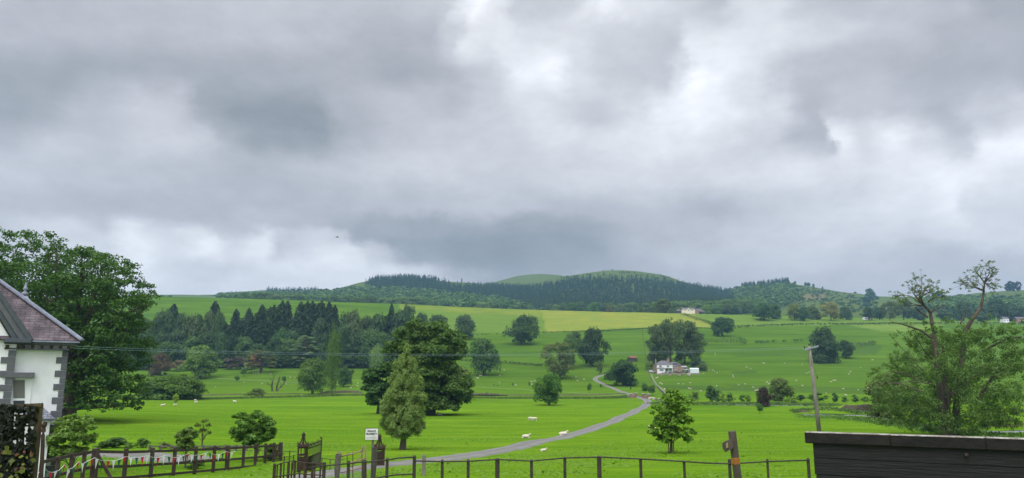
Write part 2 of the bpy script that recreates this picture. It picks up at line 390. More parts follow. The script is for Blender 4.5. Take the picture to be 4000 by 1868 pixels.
_RY = np.exp(np.linspace(math.log(20), math.log(3200), 3500))
def ground(px, py):
    """where the line of sight through a place of the photograph first meets the ground"""
    u, v = uv_of(px, py)
    zt = terrain(u*_RY, _RY); zr = CAMH+v*_RY
    hit = np.nonzero(zt >= zr)[0]
    if len(hit) == 0: k = int(np.argmin(zr-zt))
    else: k = hit[0]
    Y = _RY[k]
    return Vector((u*Y, Y, tz(u*Y, Y)))
def on(px, Y, py=1400):
    u, _ = uv_of(px, py)
    return Vector((u*Y, Y, tz(u*Y, Y)))

def in_poly(x, y, poly):
    x = np.asarray(x); y = np.asarray(y); c = np.zeros(x.shape, bool); n = len(poly)
    for i in range(n):
        x1, y1 = poly[i]; x2, y2 = poly[(i+1) % n]
        cond = ((y1 > y) != (y2 > y)) & (x < (x2-x1)*(y-y1)/(y2-y1+1e-12)+x1)
        c ^= cond
    return c
def vproj(X, Y, Z):
    v = (Z-CAMH)/Y; d = CP+v*SP
    return W0/2+F*(X/Y)/d, H0/2-F*(v*CP-SP)/d

# ground sheet
ys = np.concatenate([np.linspace(-25, 18, 24), np.exp(np.linspace(math.log(20), math.log(940), 430)), np.exp(np.linspace(math.log(945), math.log(3310), 150))])
ss = np.concatenate([np.linspace(-1.05, -0.78, 20)[:-1], np.linspace(-0.78, 0.78, 640), np.linspace(0.78, 1.05, 20)[1:]])
GYY, GS = np.meshgrid(ys, ss, indexing='ij')
GX = GS*(np.maximum(GYY, 0)+16); GZ = terrain(GX, GYY)
nr, nc = GX.shape
idx = np.arange(nr*nc).reshape(nr, nc)
Fq = np.stack([idx[:-1,:-1], idx[:-1,1:], idx[1:,1:], idx[1:,:-1]], -1).reshape(-1, 4)
gme = np_mesh('ground', np.stack([GX, GYY, GZ], -1).reshape(-1, 3), Fq, smooth=True)
gx, gy, gz = GX.ravel(), GYY.ravel(), GZ.ravel()
ppx, ppy = vproj(gx, np.maximum(gy, 5), gz)
fy = lambda Ya, Yb: (gy > Ya) & (gy < Yb)
yellow = np.zeros(len(gx)); rough = np.zeros(len(gx)); moor = np.zeros(len(gx)); hay = np.zeros(len(gx))
yellow[in_poly(ppx, ppy, [(2112,1205),(2700,1222),(2745,1255),(2790,1280),(2650,1277),(2400,1283),(2135,1300)]) & fy(650, 900)] = 1.0
yellow[in_poly(ppx, ppy, [(1560,1180),(2105,1205),(2122,1240),(1700,1215),(1560,1200)]) & fy(650, 900)] = 0.55
hay[in_poly(ppx, ppy, [(1560,1190),(2105,1208),(2135,1300),(1900,1302),(1620,1296),(1560,1250)]) & fy(600, 900)] = 0.5
hay[in_poly(ppx, ppy, [(2112,1205),(2700,1222),(2745,1255),(2790,1280),(2650,1277),(2400,1283),(2135,1300)]) & fy(650, 900)] = 0.8
hay[in_poly(ppx, ppy, [(2690,1225),(3500,1245),(4000,1255),(4000,1262),(3400,1268),(3000,1276),(2850,1280),(2760,1262)]) & fy(700, 960)] = 0.55
hay[in_poly(ppx, ppy, [(3310,1270),(3700,1268),(3560,1298),(3430,1292)]) & fy(600, 900)] = 0.8
rough[in_poly(ppx, ppy, [(2830,1500),(3000,1505),(3500,1518),(3500,1545),(3200,1535),(2900,1530)]) & fy(250, 420)] = 0.8
rough[in_poly(ppx, ppy, [(2570,1505),(2760,1508),(2960,1520),(3100,1530),(2800,1528),(2600,1520)]) & fy(250, 420)] = 1.0
rough[in_poly(ppx, ppy, [(3130,1320),(3300,1330),(3450,1350),(3420,1385),(3250,1375)]) & fy(450, 700)] = 0.8
rough[in_poly(ppx, ppy, [(2850,1449),(2960,1448),(2950,1458),(2870,1462)]) & fy(350, 520)] = 1.0
rough[in_poly(ppx, ppy, [(2900,1362),(3180,1368),(3200,1400),(3000,1392),(2850,1400)]) & fy(450, 640)] = 0.35
rough[fy(1000, 6000)] = 0.85
hill = np.clip((gy-230)/200, 0, 1); moor[fy(1050, 6000)] = 0.3
moor[in_poly(ppx, ppy, [(3120,1150),(3220,1148),(3230,1170),(3130,1172)]) & fy(1200, 2400)] = 1.0
def fuzz(a):
    A = a.reshape(nr, nc)
    B = A.copy(); B[1:-1, 1:-1] = (A[1:-1,1:-1]*4+A[:-2,1:-1]+A[2:,1:-1]+A[1:-1,:-2]+A[1:-1,2:])/8
    return B.ravel()
col = np.stack([fuzz(yellow), fuzz(rough), fuzz(moor), fuzz(hay)], -1)
ha = gme.attributes.new('upland', 'FLOAT', 'POINT'); ha.data.foreach_set('value', hill.astype(np.float32))
ca = gme.color_attributes.new('field', 'FLOAT_COLOR', 'POINT'); ca.data.foreach_set('color', col.astype(np.float32).ravel())
gm = Mat('grass'); m = gm
fa = m.attr('field'); fs = m.n.new('ShaderNodeSeparateColor'); m.l.new(fa.outputs['Color'], fs.inputs[0])
n1 = m.noise(0.028, 5, 0.6, stretch=(1, 1.2, 1)); n2 = m.noise(0.32, 8, 0.75, stretch=(0.4, 1.4, 1)); n3 = m.noise(5.0, 3, 0.7, stretch=(0.8, 1.2, 1))
n4 = m.noise(0.8, 7, 0.78, stretch=(0.22, 1.0, 1), off=(5,3,0))
G1, G2, G3 = (0.090,0.176,0.010), (0.136,0.238,0.012), (0.176,0.278,0.015)
c = m.ramp(n1, [(0.32, G1), (0.52, G2), (0.70, G3)])
c = m.mix(m.ramp(n2, [(0.36, 0.85), (0.56, 0.0)]), c, (0.078,0.178,0.012))
c = m.mix(m.ramp(n4, [(0.50, 0.0), (0.66, 0.8)]), c, (0.055,0.125,0.010))
n5 = m.noise(0.10, 7, 0.7, stretch=(.30,1.6,1), off=(1,8,2))
c = m.mix(m.ramp(n5, [(0.36, 0.75), (0.52, 0.0)]), c, (0.070,0.150,0.009))
c = m.mix(m.ramp(n5, [(0.54, 0.0), (0.70, 0.6)]), c, (0.200,0.290,0.022))
c = m.mix(m.ramp(n3, [(0.3, 0.35), (0.7, 0.0)]), c, (0.06,0.14,0.010))
c = m.mix(m.math('MULTIPLY', m.attr('upland').outputs['Fac'], 0.85), c, m.ramp(m.noise(0.05, 8, 0.72, stretch=(.28,1.5,1), off=(9,2,0)), [(0.34, (0.036,0.080,0.009)), (0.52, (0.064,0.122,0.012)), (0.68, (0.094,0.158,0.016))]))
c = m.mix(m.math('MULTIPLY', fa.outputs['Alpha'], 0.75), c, m.ramp(n2, [(0.35, (0.125,0.20,0.035)), (0.65, (0.19,0.26,0.05))]))
yn = m.noise(0.10, 6, 0.75, stretch=(0.5, 1.2, 1), off=(4,4,4))
c = m.mix(m.math('MULTIPLY', fs.outputs[0], m.ramp(yn, [(0.40, 0.15), (0.62, 0.9)])), c, (0.24,0.235,0.035))
c = m.mix(m.math('MULTIPLY', fs.outputs[1], m.ramp(n2, [(0.3, 1.0), (0.75, 0.35)])), c, (0.045,0.085,0.020))
c = m.mix(m.math('MULTIPLY', fs.outputs[2], 0.7), c, (0.16,0.12,0.06))
m.color(c); m.rough(0.9); m.b.inputs['Specular IOR Level'].default_value = 0.0
bmp = m.math('ADD', m.noise(3.5, 4, 0.7), m.math('MULTIPLY', m.noise(0.5, 3, 0.6), 2.0))
m.bump(bmp, 0.6, 0.22)
gme.materials.append(gm.m)
ground_o = link('ground', gme); tag(ground_o, kind='structure')

# ------------------------------------------------------------------ ribbons laid on the ground
def resample(P, step):
    P = [Vector((p[0], p[1])) for p in P]
    # Catmull-Rom through the points, then even spacing
    Q = []
    for i in range(len(P)-1):
        p0, p1, p2, p3 = P[max(i-1,0)], P[i], P[i+1], P[min(i+2,len(P)-1)]
        for k in range(24):
            t = k/24
            Q.append(0.5*((2*p1)+(p2-p0)*t+(2*p0-5*p1+4*p2-p3)*t*t+(3*p1-p0-3*p2+p3)*t**3))
    Q.append(P[-1]); out = [Q[0]]; acc = 0
    for a, b in zip(Q, Q[1:]):
        acc += (b-a).length
        if acc >= step: out.append(b); acc = 0
    if (out[-1]-Q[-1]).length > 1e-6: out.append(Q[-1])
    return out
def ribbon(name, pts2, width, mat, lift=0.05, step=1.2, across=5, crown=0.0, edge=0.25, seed=1):
    Q = resample(pts2, step); rg = random.Random(seed); V = []; n = len(Q)
    for i, q in enumerate(Q):
        t = (Q[min(i+1,n-1)]-Q[max(i-1,0)]); t.normalize(); s = Vector((t.y, -t.x))
        w = width(i/(n-1)) if callable(width) else width
        wl = w/2+rg.uniform(-edge, edge)*0.5; wr = w/2+rg.uniform(-edge, edge)*0.5
        for k in range(across):
            f = k/(across-1)*2-1
            p = q + s*(f*(wl if f < 0 else wr))
            V.append((p.x, p.y, tz(p.x, p.y)+lift+crown*(1-f*f) - (lift+0.06 if abs(f) > 0.999 else 0)))
    idx = np.arange(n*across).reshape(n, across)
    Fq = np.stack([idx[:-1,:-1], idx[:-1,1:], idx[1:,1:], idx[1:,:-1]], -1).reshape(-1, 4)
    me = np_mesh(name, V, Fq, smooth=True, mat=mat); la = me.attributes.new('across', 'FLOAT', 'POINT'); la.data.foreach_set('value', np.tile(np.linspace(-1, 1, across), n).astype(np.float32))
    o = link(name, me); tag(o, kind='structure'); return o
def gpts(L): return [tuple(ground(*p))[:2] for p in L]
m = Mat('gravel_track'); na = m.noise(0.5, 6, 0.7); nb = m.noise(14, 3, 0.6)
c = m.ramp(na, [(0.3, (0.13,0.125,0.12)), (0.55, (0.215,0.21,0.20)), (0.75, (0.27,0.26,0.245))])
c = m.mix(m.ramp(nb, [(0.35, 0.6), (0.6, 0.0)]), c, (0.09,0.085,0.08))
la = m.math('ABSOLUTE', m.attr('across').outputs['Fac']); rut = m.math('ABSOLUTE', m.math('SUBTRACT', la, 0.48))
c = m.mix(m.ramp(m.math('ADD', rut, m.math('MULTIPLY', m.noise(1.2, 4, .7, off=(7,7,7)), 0.25)), [(0.14, 0.0), (0.40, 0.55)]), c, (0.115,0.11,0.09))
c = m.mix(m.ramp(m.math('ADD', la, m.math('MULTIPLY', m.math('SUBTRACT', m.noise(1.6, 6, .75, off=(3,3,3)), 0.5), 1.3)), [(0.74, 0.0), (0.92, 1.0)]), c, (0.085,0.155,0.018)); m.color(c); m.rough(0.95); m.bump(nb, 0.5, 0.04)
GRAVEL = m.m
m = Mat('worn_path'); m.color(m.ramp(m.noise(0.4, 5, 0.7), [(0.35, (0.08,0.15,0.025)), (0.65, (0.17,0.18,0.10))])); m.rough(0.95); PATHM = m.m
TRACKPX = [(1150,1880),(1300,1848),(1450,1826),(1620,1806),(1800,1786),(2000,1752),(2150,1718),(2300,1680),(2400,1645),(2480,1607),(2522,1584),(2530,1568),(2505,1556),(2470,1545),(2430,1531),(2390,1515),(2350,1498),(2325,1484),(2335,1472),(2365,1464)]
trk = gpts(TRACKPX)
ribbon('track', trk, lambda t: 3.0 if t < 0.35 else 3.3, GRAVEL, lift=0.05, step=0.8, across=7, crown=0.05, edge=0.35)
ribbon('gravel_drive', gpts([(150,1790),(330,1775),(460,1772),(600,1785),(780,1800)]), 5.5, GRAVEL, lift=0.05, step=0.8, across=7, edge=0.2)
ribbon('path', gpts([(1860,1511),(2000,1520),(2150,1530),(2300,1538),(2440,1543)]), 1.8, PATHM, lift=0.06, step=3)
ribbon('path', gpts([(700,1470),(850,1478),(1000,1487),(1200,1497),(1330,1503)]), 2.0, PATHM, lift=0.06, step=3)
ribbon('path', gpts([(2530,1438),(2545,1470),(2560,1500),(2590,1525),(2600,1545)]), 2.2, PATHM, lift=0.06, step=3)
# ------------------------------------------------------------------ foliage
def rnd_dirs(rs, n):
    d = rs.normal(size=(n, 3)); return d/np.linalg.norm(d, axis=1)[:, None]
def leaf_quads(rs, P, Nn, size, aspect=0.62, tint=None, droop=0.0):
    """a leaf-shaped face at each point P with normal Nn"""
    n = len(P)
    Nn = Nn + rs.normal(scale=0.55, size=(n, 3)); Nn /= np.linalg.norm(Nn, axis=1)[:, None]
    a = rs.normal(size=(n, 3)); a[:, 2] -= droop
    t1 = a - (a*Nn).sum(1)[:, None]*Nn; t1 /= np.linalg.norm(t1, axis=1)[:, None]+1e-9
    t2 = np.cross(Nn, t1)
    s = (size*rs.uniform(0.6, 1.35, n))[:, None] if np.isscalar(size) else (size*rs.uniform(0.6, 1.35, n))[:, None]
    V = np.stack([P - t1*s*0.5, P + t2*s*aspect*0.5, P + t1*s*0.5, P - t2*s*aspect*0.5], 1).reshape(-1, 3)
    Fq = np.arange(n*4).reshape(n, 4)
    return V, Fq, (rs.uniform(0, 1, n) if tint is None else tint)
def clump_leaves(rs, cl, total, size, flat=0.75, aspect=0.62, inner=0.25, droop=0.0, shape=None):
    """cl: array (k, 4) x y z r -> leaves spread over each clump's shell"""
    cl = np.asarray(cl, float)
    w = cl[:, 3]**2; cnt = np.maximum(4, (total*w/w.sum()).astype(int))
    I = np.repeat(np.arange(len(cl)), cnt); n = len(I)
    d = rnd_dirs(rs, n); d[:, 2] = np.where(d[:, 2] < -0.35, -d[:, 2]*0.8, d[:, 2])
    # each clump has bumps of its own
    ph = rs.uniform(0, 6.28, (len(cl), 3))
    bump = 1 + 0.16*np.sin(3.1*d[:, 0]*2+ph[I, 0]) * np.sin(2.7*d[:, 1]*2+ph[I, 1]) + 0.13*np.sin(5.3*d[:, 2]+ph[I, 2])
    rr = np.where(rs.uniform(size=n) < inner, rs.uniform(0.3, 0.85, n), rs.uniform(0.82, 1.06, n))*bump
    P = cl[I, :3] + d*(cl[I, 3]*rr)[:, None]*np.array([1, 1, flat])
    ct = rs.uniform(0, 1, len(cl))
    tint = np.clip(0.65*rs.uniform(0, 1, n)+0.35*ct[I], 0, 1)
    Nn = d + np.array([0, 0, 0.5])
    if not np.isscalar(size): size = size[I]
    return leaf_quads(rs, P, Nn, size, aspect, tint, droop)
def limb_tubes(mb, rs, base, top, cl, r0, nlimb=14, n=6, low=0.25):
    """trunk from base to top, then limbs out to the clumps"""
    base = Vector(base); top = Vector(top); H = top-base
    pts = [base + H*t + Vector((math.sin(t*5+r0)*0.15*r0, math.cos(t*4)*0.15*r0, 0)) for t in np.linspace(0, 1, 7)]
    rad = [r0*(1.45 if i == 0 else 1.08 if i == 1 else 1.0-0.11*i) for i in range(7)]
    mb.tube(pts, rad, 8)
    order = rs.permutation(len(cl))[:nlimb]
    for k in order:
        c = Vector(cl[k][:3]); t = low+(1-low)*rs.uniform(0.0, 0.9)
        s = base+H*min(t, max(0.08, (c.z-base.z)/max(H.z, .1)*0.75))
        mid = s.lerp(c, 0.5)+Vector((0, 0, -0.12*(c-s).length*0.3+0.08*(c-s).length))+Vector(rs.normal(scale=0.05*(c-s).length, size=3))
        q = s.lerp(mid, 0.5)
        rr = r0*rs.uniform(0.2, 0.36)
        mb.tube([s, q, mid, mid.lerp(c, 0.55), c], [rr, rr*0.8, rr*0.6, rr*0.4, rr*0.18], max(4, n-1))
def envelope_clumps(rs, k, prof, z0, z1, R, rc, fill=0.55, lobes=0.18):
    out = []; ph = rs.uniform(0, 6.28, 4)
    for i in range(k):
        h = (i+rs.uniform(0, 1))/k; h = h if rs.uniform() < 0.75 else rs.uniform()
        th = rs.uniform(0, 6.28)
        env = prof(h)*R*(1+lobes*math.sin(3*th+ph[0]+4*h)*1.3+lobes*0.9*math.sin(5*th+ph[1]-7*h))
        c = rc*rs.uniform(0.5, 1.35)*R*(0.55+0.45*prof(h))
        rad = max(0, env-c*0.7)*(rs.uniform(fill, 1.0)**0.5)
        out.append((rad*math.cos(th), rad*math.sin(th), z0+(z1-z0)*h-(c*0.5 if h > .85 else 0), c))
    return np.array(out)
def prof_of(pts):
    xs, ys = zip(*pts); return lambda h: float(np.interp(h, xs, ys))
OAKP = prof_of([(0,.60),(.12,.86),(.35,1.0),(.55,.97),(.75,.78),(.9,.5),(1,.2)])
SKIRT = prof_of([(0,.97),(.2,1.0),(.45,.92),(.7,.7),(.88,.42),(1,.15)])
DOME = prof_of([(0,.75),(.3,.98),(.6,.95),(.85,.6),(1,.2)])
TALLP = prof_of([(0,.6),(.3,.9),(.6,1.0),(.8,.85),(.93,.6),(1,.3)])
CONEP = prof_of([(0,.92),(.15,1.0),(.5,.62),(.8,.28),(1,.04)])
COLP = prof_of([(0,.45),(.2,.85),(.5,1.0),(.75,.8),(.92,.42),(1,.12)])

class Proto: pass
PROTOS = {}
def make_proto(key, crown_me, trunk_me): 
    p = Proto(); p.crown = crown_me; p.trunk = trunk_me; PROTOS.setdefault(key, []).append(p)
def fit(V, w=1.0, h=1.0):
    return V
def broad(key, seed, prof, trunk_h, ncl, rc, leaves, leaf, aspect=.7, R=0.5, fill=.55, lobes=.16, flat=.75, tr=0.03, nl=12, droop=0.0, bark=None, inner=.25):
    """unit tree: one metre tall and about one wide; scaled where it is planted"""
    rs = np.random.RandomState(seed)
    cl = envelope_clumps(rs, ncl, prof, trunk_h+rc*0.35, 1.0-rc*0.28, R, rc, fill, lobes)
    V, Fq, t = clump_leaves(rs, cl, leaves, leaf, flat, aspect, inner, droop)
    sr = .5/np.percentile(np.hypot(V[:, 0], V[:, 1]), 97); zt = np.percentile(V[:, 2], 99.7); z0 = trunk_h*1.25; zb = np.percentile(V[:, 2], 1)
    V[:, :2] *= sr; V[:, 2] = z0+(V[:, 2]-zb)*(1-z0)/(zt-zb); cl[:, :2] *= sr; cl[:, 2] = z0+(cl[:, 2]-zb)*(1-z0)/(zt-zb)
    cm = np_mesh('crown', V, Fq, t, mat=LEAF)
    mb = MB(); limb_tubes(mb, rs, (0, 0, -0.01), (0.01, 0, 0.62), cl, tr, nl, 5, max(.15, trunk_h))
    make_proto(key, cm, mb.mesh('trunk', bark or BARK))
for s in (1, 2, 3, 4): broad('oak', 10+s, OAKP, 0.10, 52, .38, 9000, .046, lobes=.15+.03*s)
for s in (1, 2): broad('skirt', 20+s, SKIRT, 0.03, 46, .38, 9000, .046)
for s in (1, 2, 3): broad('dome', 30+s, DOME, 0.03, 30, .44, 5200, .062)
for s in (1, 2, 3): broad('airy', 40+s, TALLP, 0.10, 52, .28, 9000, .034, inner=.4, nl=22, tr=.022)
broad('column', 51, COLP, 0.06, 60, .5, 9000, .034, fill=.3, flat=1.5, droop=-1.0, R=.5, tr=.02)
for s in (1, 2): broad('young', 60+s, prof_of([(0,.7),(.25,1),(.6,.8),(.85,.5),(1,.2)]), .24, 26, .38, 2600, .075, tr=.018)
def conifer(key, seed, tiers, leaves, leaf, tr=.014, sharp=1.0, bare=.08, ragged=.25, dens=1.0):
    rs = np.random.RandomState(seed); P = []; Nn = []; mb = MB(); T = []
    mb.tube([(0,0,-.01),(0,0,.5),(0,0,1)], [tr, tr*.6, tr*.1], 6)
    for k in range(tiers):
        h = bare+(1-bare)*(k/(tiers-1))**0.9
        R = .5*((1-h)/(1-bare))**(0.52*sharp)*rs.uniform(1-ragged, 1.0)+.04
        nb = max(4, int(9*(R/.5)+4)); ph = rs.uniform(0, 6.28)
        for b in range(nb):
            a = ph+b*6.283/nb+rs.normal(scale=.15); r = R*rs.uniform(.7, 1.1)
            n = max(3, int(leaves/(tiers*nb)*1.0*(.4+1.2*R/.5)))
            tt = rs.uniform(.12, 1, n)**.8
            wv = rs.normal(scale=.10, size=n)*(1.1-tt)+rs.normal(scale=.03, size=n)
            x = np.cos(a)*r*tt - np.sin(a)*wv*r*1.6; y = np.sin(a)*r*tt+np.cos(a)*wv*r*1.6
            z = h - .16*R*tt*tt*1.4 + .02*tt + rs.normal(scale=.006, size=n)
            P.append(np.stack([x, y, z], 1)); Nn.append(np.tile([.25*math.cos(a), .25*math.sin(a), 1], (n, 1)))
            T.append(np.full(n, rs.uniform()))
    P = np.concatenate(P); Nn = np.concatenate(Nn); T = np.concatenate(T)*.5+rs.uniform(0, .5, len(P))
    V, Fq, t = leaf_quads(rs, P, Nn*1.2, leaf, .55, T)
    make_proto(key, np_mesh('crown', V, Fq, t, mat=LEAF), mb.mesh('trunk', BARK))
for s in (1, 2, 3): conifer('fir', 70+s, 26, 6000, .065, ragged=.3)
for s in (1, 2): conifer('spruce', 80+s, 15, 1300, .10, tr=.010, ragged=.3, bare=.05)
# cedar: flat plates of foliage on level limbs
rs = np.random.RandomState(91); pl = []; mb = MB(); mb.tube([(0,0,-.01),(0.01,0,.45),(0,.01,.95)], [.05, .032, .01], 7)
for k in range(34):
    h = .22+.74*((k+rs.uniform())/34); a = rs.uniform(0, 6.28); r = .5*prof_of([(0,.7),(.2,1),(.6,.85),(.85,.5),(1,.12)])((h-.2)/.8)*rs.uniform(.45, 1)
    pl.append((r*math.cos(a), r*math.sin(a), h, rs.uniform(.09, .16))); mb.tube([(0,0,h-.03),(r*.5*math.cos(a), r*.5*math.sin(a), h-.005),(r*math.cos(a), r*math.sin(a), h)], [.014,.009,.003], 4)
V, Fq, t = clump_leaves(rs, pl, 6500, .036, .3, .6, .5); make_proto('cedar', np_mesh('crown', V, Fq, t, mat=LEAF), mb.mesh('trunk', BARK))
# low shrub: leaves on short stems
for s in (1, 2, 3):
    rs = np.random.RandomState(95+s); cl = envelope_clumps(rs, 18, DOME, .15, .9, .5, .42, .3, .25)
    V, Fq, t = clump_leaves(rs, cl, 1500, .11, .9, .6, .4); mb = MB()
    for c in cl[:9]: mb.tube([(c[0]*.15, c[1]*.15, -.01), (c[0]*.6, c[1]*.6, c[2]*.5), tuple(c[:3])], [.014, .01, .005], 4)
    make_proto('shrub', np_mesh('leaves', V, Fq, t, mat=LEAF), mb.mesh('stem', BARK))
OAKG = (0.055, 0.098, 0.026); DKG = (0.034, 0.070, 0.026); LTG = (0.10, 0.155, 0.035); FIRG = (0.034, 0.056, 0.028)
GREYG = (0.075, 0.098, 0.045); OLIVE = (0.095, 0.120, 0.045); COPPER = (0.062, 0.044, 0.034); MIDG = (0.062, 0.118, 0.032)
rt = random.Random(77)
def plant(kind, name, px, base, top, w, label, cat='tree', color=OAKG, group=None, Y=None, var=None, rz=None, parts=('crown','trunk')):
    """tree whose foot is at (px, base) on the ground, or at px and distance Y"""
    p = ground(px, base) if Y is None else on(px, Y, base or 1300)
    d = p.y; ztop = CAMH+v_of(top)*d; h = max(0.3, ztop-p.z); ww = w/F*d*(CP)
    pr = PROTOS[kind]; pr = pr[(rt.randrange(len(pr)) if var is None else var) % len(pr)]
    t = thing(name, label, cat, (p.x, p.y, p.z-0.02), rt.uniform(0, 6.28) if rz is None else rz, group, (ww/1.02, ww/1.02, h))
    j = 1+rt.uniform(-.07, .07)
    o = link(parts[0], pr.crown, t); o.color = (color[0]*j, color[1]*j, color[2]*j, 1)
    link(parts[1], pr.trunk, t)
    return t

# --- parkland trees, each with its own place
G_PARK = None
plant('oak', 'oak_tree', 780, 1478, 1350, 150, 'light green spreading oak standing alone in the left park, right of the copper tree', color=(0.078,0.128,0.032), var=0)
plant('skirt', 'copper_tree', 625, 1468, 1378, 84, 'small brownish copper-leaved tree in front of the wood, left of the light green oak', color=COPPER, var=0)
plant('cedar', 'cedar_tree', 1020, 1456, 1366, 130, 'dull brown-green flat-branched tree beside the pink rhododendrons', color=(0.07,0.078,0.038))
plant('cedar', 'cedar_tree', 1188, 1440, 1308, 110, 'blue-grey cedar with layered branches at the edge of the wood', color=(0.085,0.12,0.085))
plant('young', 'young_tree', 950, 1472, 1434, 28, 'small round dark green tree between the light green oak and the brown-green cedar', color=MIDG)
plant('young', 'young_tree', 925, 1493, 1466, 22, 'very small lollipop tree just below the round dark green one in the left park', color=MIDG)
plant('young', 'young_tree', 1109, 1500, 1468, 18, 'narrow young tree right of the bare dead tree', color=MIDG)
plant('young', 'young_tree', 1057, 1465, 1440, 10, 'spindly yellow-green sapling right of the brown-green cedar', color=LTG)
plant('young', 'young_tree', 685, 1584, 1538, 24, 'pale yellow-green sapling in front of the dense bush clump, sheep at its foot', color=(0.16,0.22,0.04))
plant('oak', 'oak_tree', 1220, 1540, 1402, 128, 'mid green oak by the stream, left of the tall narrow poplar', color=(0.066,0.112,0.028), var=1)
plant('column', 'poplar_tree', 1296, 1548, 1274, 62, 'tall narrow green poplar rising beside the stream', color=(0.062,0.105,0.030))
plant('oak', 'oak_tree', 1341, 1512, 1434, 74, 'short thick-trunked oak right behind the tall narrow poplar', color=DKG, var=2)
plant('column', 'poplar_tree', 1470, 1458, 1348, 66, 'pale grey-green poplar left of the biggest central tree', color=(0.10,0.155,0.075))
plant('dome', 'bush', 1000, 1552, 1516, 78, 'loose feathery grey-green bush on the stream bank', 'bush', color=(0.085,0.12,0.045), parts=('foliage','stem'))
plant('oak', 'oak_tree', 2045, 1346, 1231, 134, 'dark round oak alone on the slope below the yellow field corner', color=(0.034,0.062,0.024), var=3)
plant('oak', 'oak_tree', 1818, 1328, 1230, 82, 'greyish tree with leaning crown on the slope left of the dark round oak', color=(0.055,0.085,0.048), var=0)
plant('oak', 'oak_tree', 1890, 1466, 1324, 124, 'dark green oak with drooping crown right of the biggest central tree, sheep beneath', color=(0.045,0.085,0.028), var=1)
plant('airy', 'ash_tree', 2188, 1480, 1338, 150, 'broad olive-brown tree with a feathery crown left of the winding track', color=(0.085,0.110,0.045), var=0)
plant('oak', 'oak_tree', 2222, 1440, 1322, 90, 'oak half hidden behind the broad olive-brown feathery tree', color=(0.045,0.08,0.03), var=2)
plant('oak', 'oak_tree', 2311, 1432, 1282, 132, 'very dark tall oak with a clear trunk and notched crown, above the track bend', color=(0.026,0.048,0.022), var=3)
plant('airy', 'ash_tree', 2245, 1372, 1295, 60, 'thin grey-green tree behind the very dark tall oak', color=(0.05,0.078,0.038))
plant('oak', 'maple_tree', 2146, 1584, 1462, 120, 'round bushy maple in the open meadow left of the track', color=(0.044,0.098,0.018), var=1)
plant('skirt', 'oak_tree', 2432, 1508, 1408, 140, 'low wide very dark oak beside the top bend of the track', color=(0.024,0.052,0.02), var=0)
plant('oak', 'oak_tree', 2822, 1314, 1240, 98, 'dark round oak alone above the hedge, right of the grove behind the house', color=(0.028,0.060,0.030), var=0)
G = 'tall trees of the grove behind the white farmhouse'
for px, b, tp, w, lb in ((2578,1424,1268,118,'leftmost'), (2622,1428,1247,140,'second from left'), (2676,1424,1252,134,'third from left'), (2712,1420,1290,96,'rightmost')):
    plant('airy', 'lime_tree', px, b, tp, w, f'tall grey-green tree of the grove behind the white farmhouse, {lb}', color=(0.056,0.080,0.042), group=G)
plant('dome', 'bush', 2552, 1424, 1376, 48, 'dark shaggy tree left of the white farmhouse', 'tree', color=(0.055,0.072,0.045))
plant('dome', 'bush', 2540, 1446, 1412, 44, 'light green rounded bush against the left end of the white farmhouse', 'bush', color=(0.10,0.145,0.045))
plant('dome', 'bush', 2648, 1408, 1398, 38, 'bright yellow-green tree behind the farmhouse roof', 'tree', color=(0.15,0.22,0.035))
plant('dome', 'bush', 2722, 1440, 1396, 58, 'dark evergreen behind the greenhouse', 'tree', color=(0.035,0.062,0.035))
plant('dome', 'bush', 2742, 1450, 1418, 44, 'grey-green bush at the right end of the farmhouse garden', 'bush', color=(0.075,0.105,0.055))
plant('dome', 'bush', 2460, 1408, 1394, 32, 'small green tree beside the red-roofed shed', 'tree', color=MIDG)
plant('airy', 'thorn_tree', 2342, 1462, 1410, 26, 'thin ragged hawthorn above the track bend', color=GREYG)
plant('dome', 'bush', 2532, 1346, 1330, 26, 'small dark bush on the slope left of the tall grove', 'bush', color=DKG)
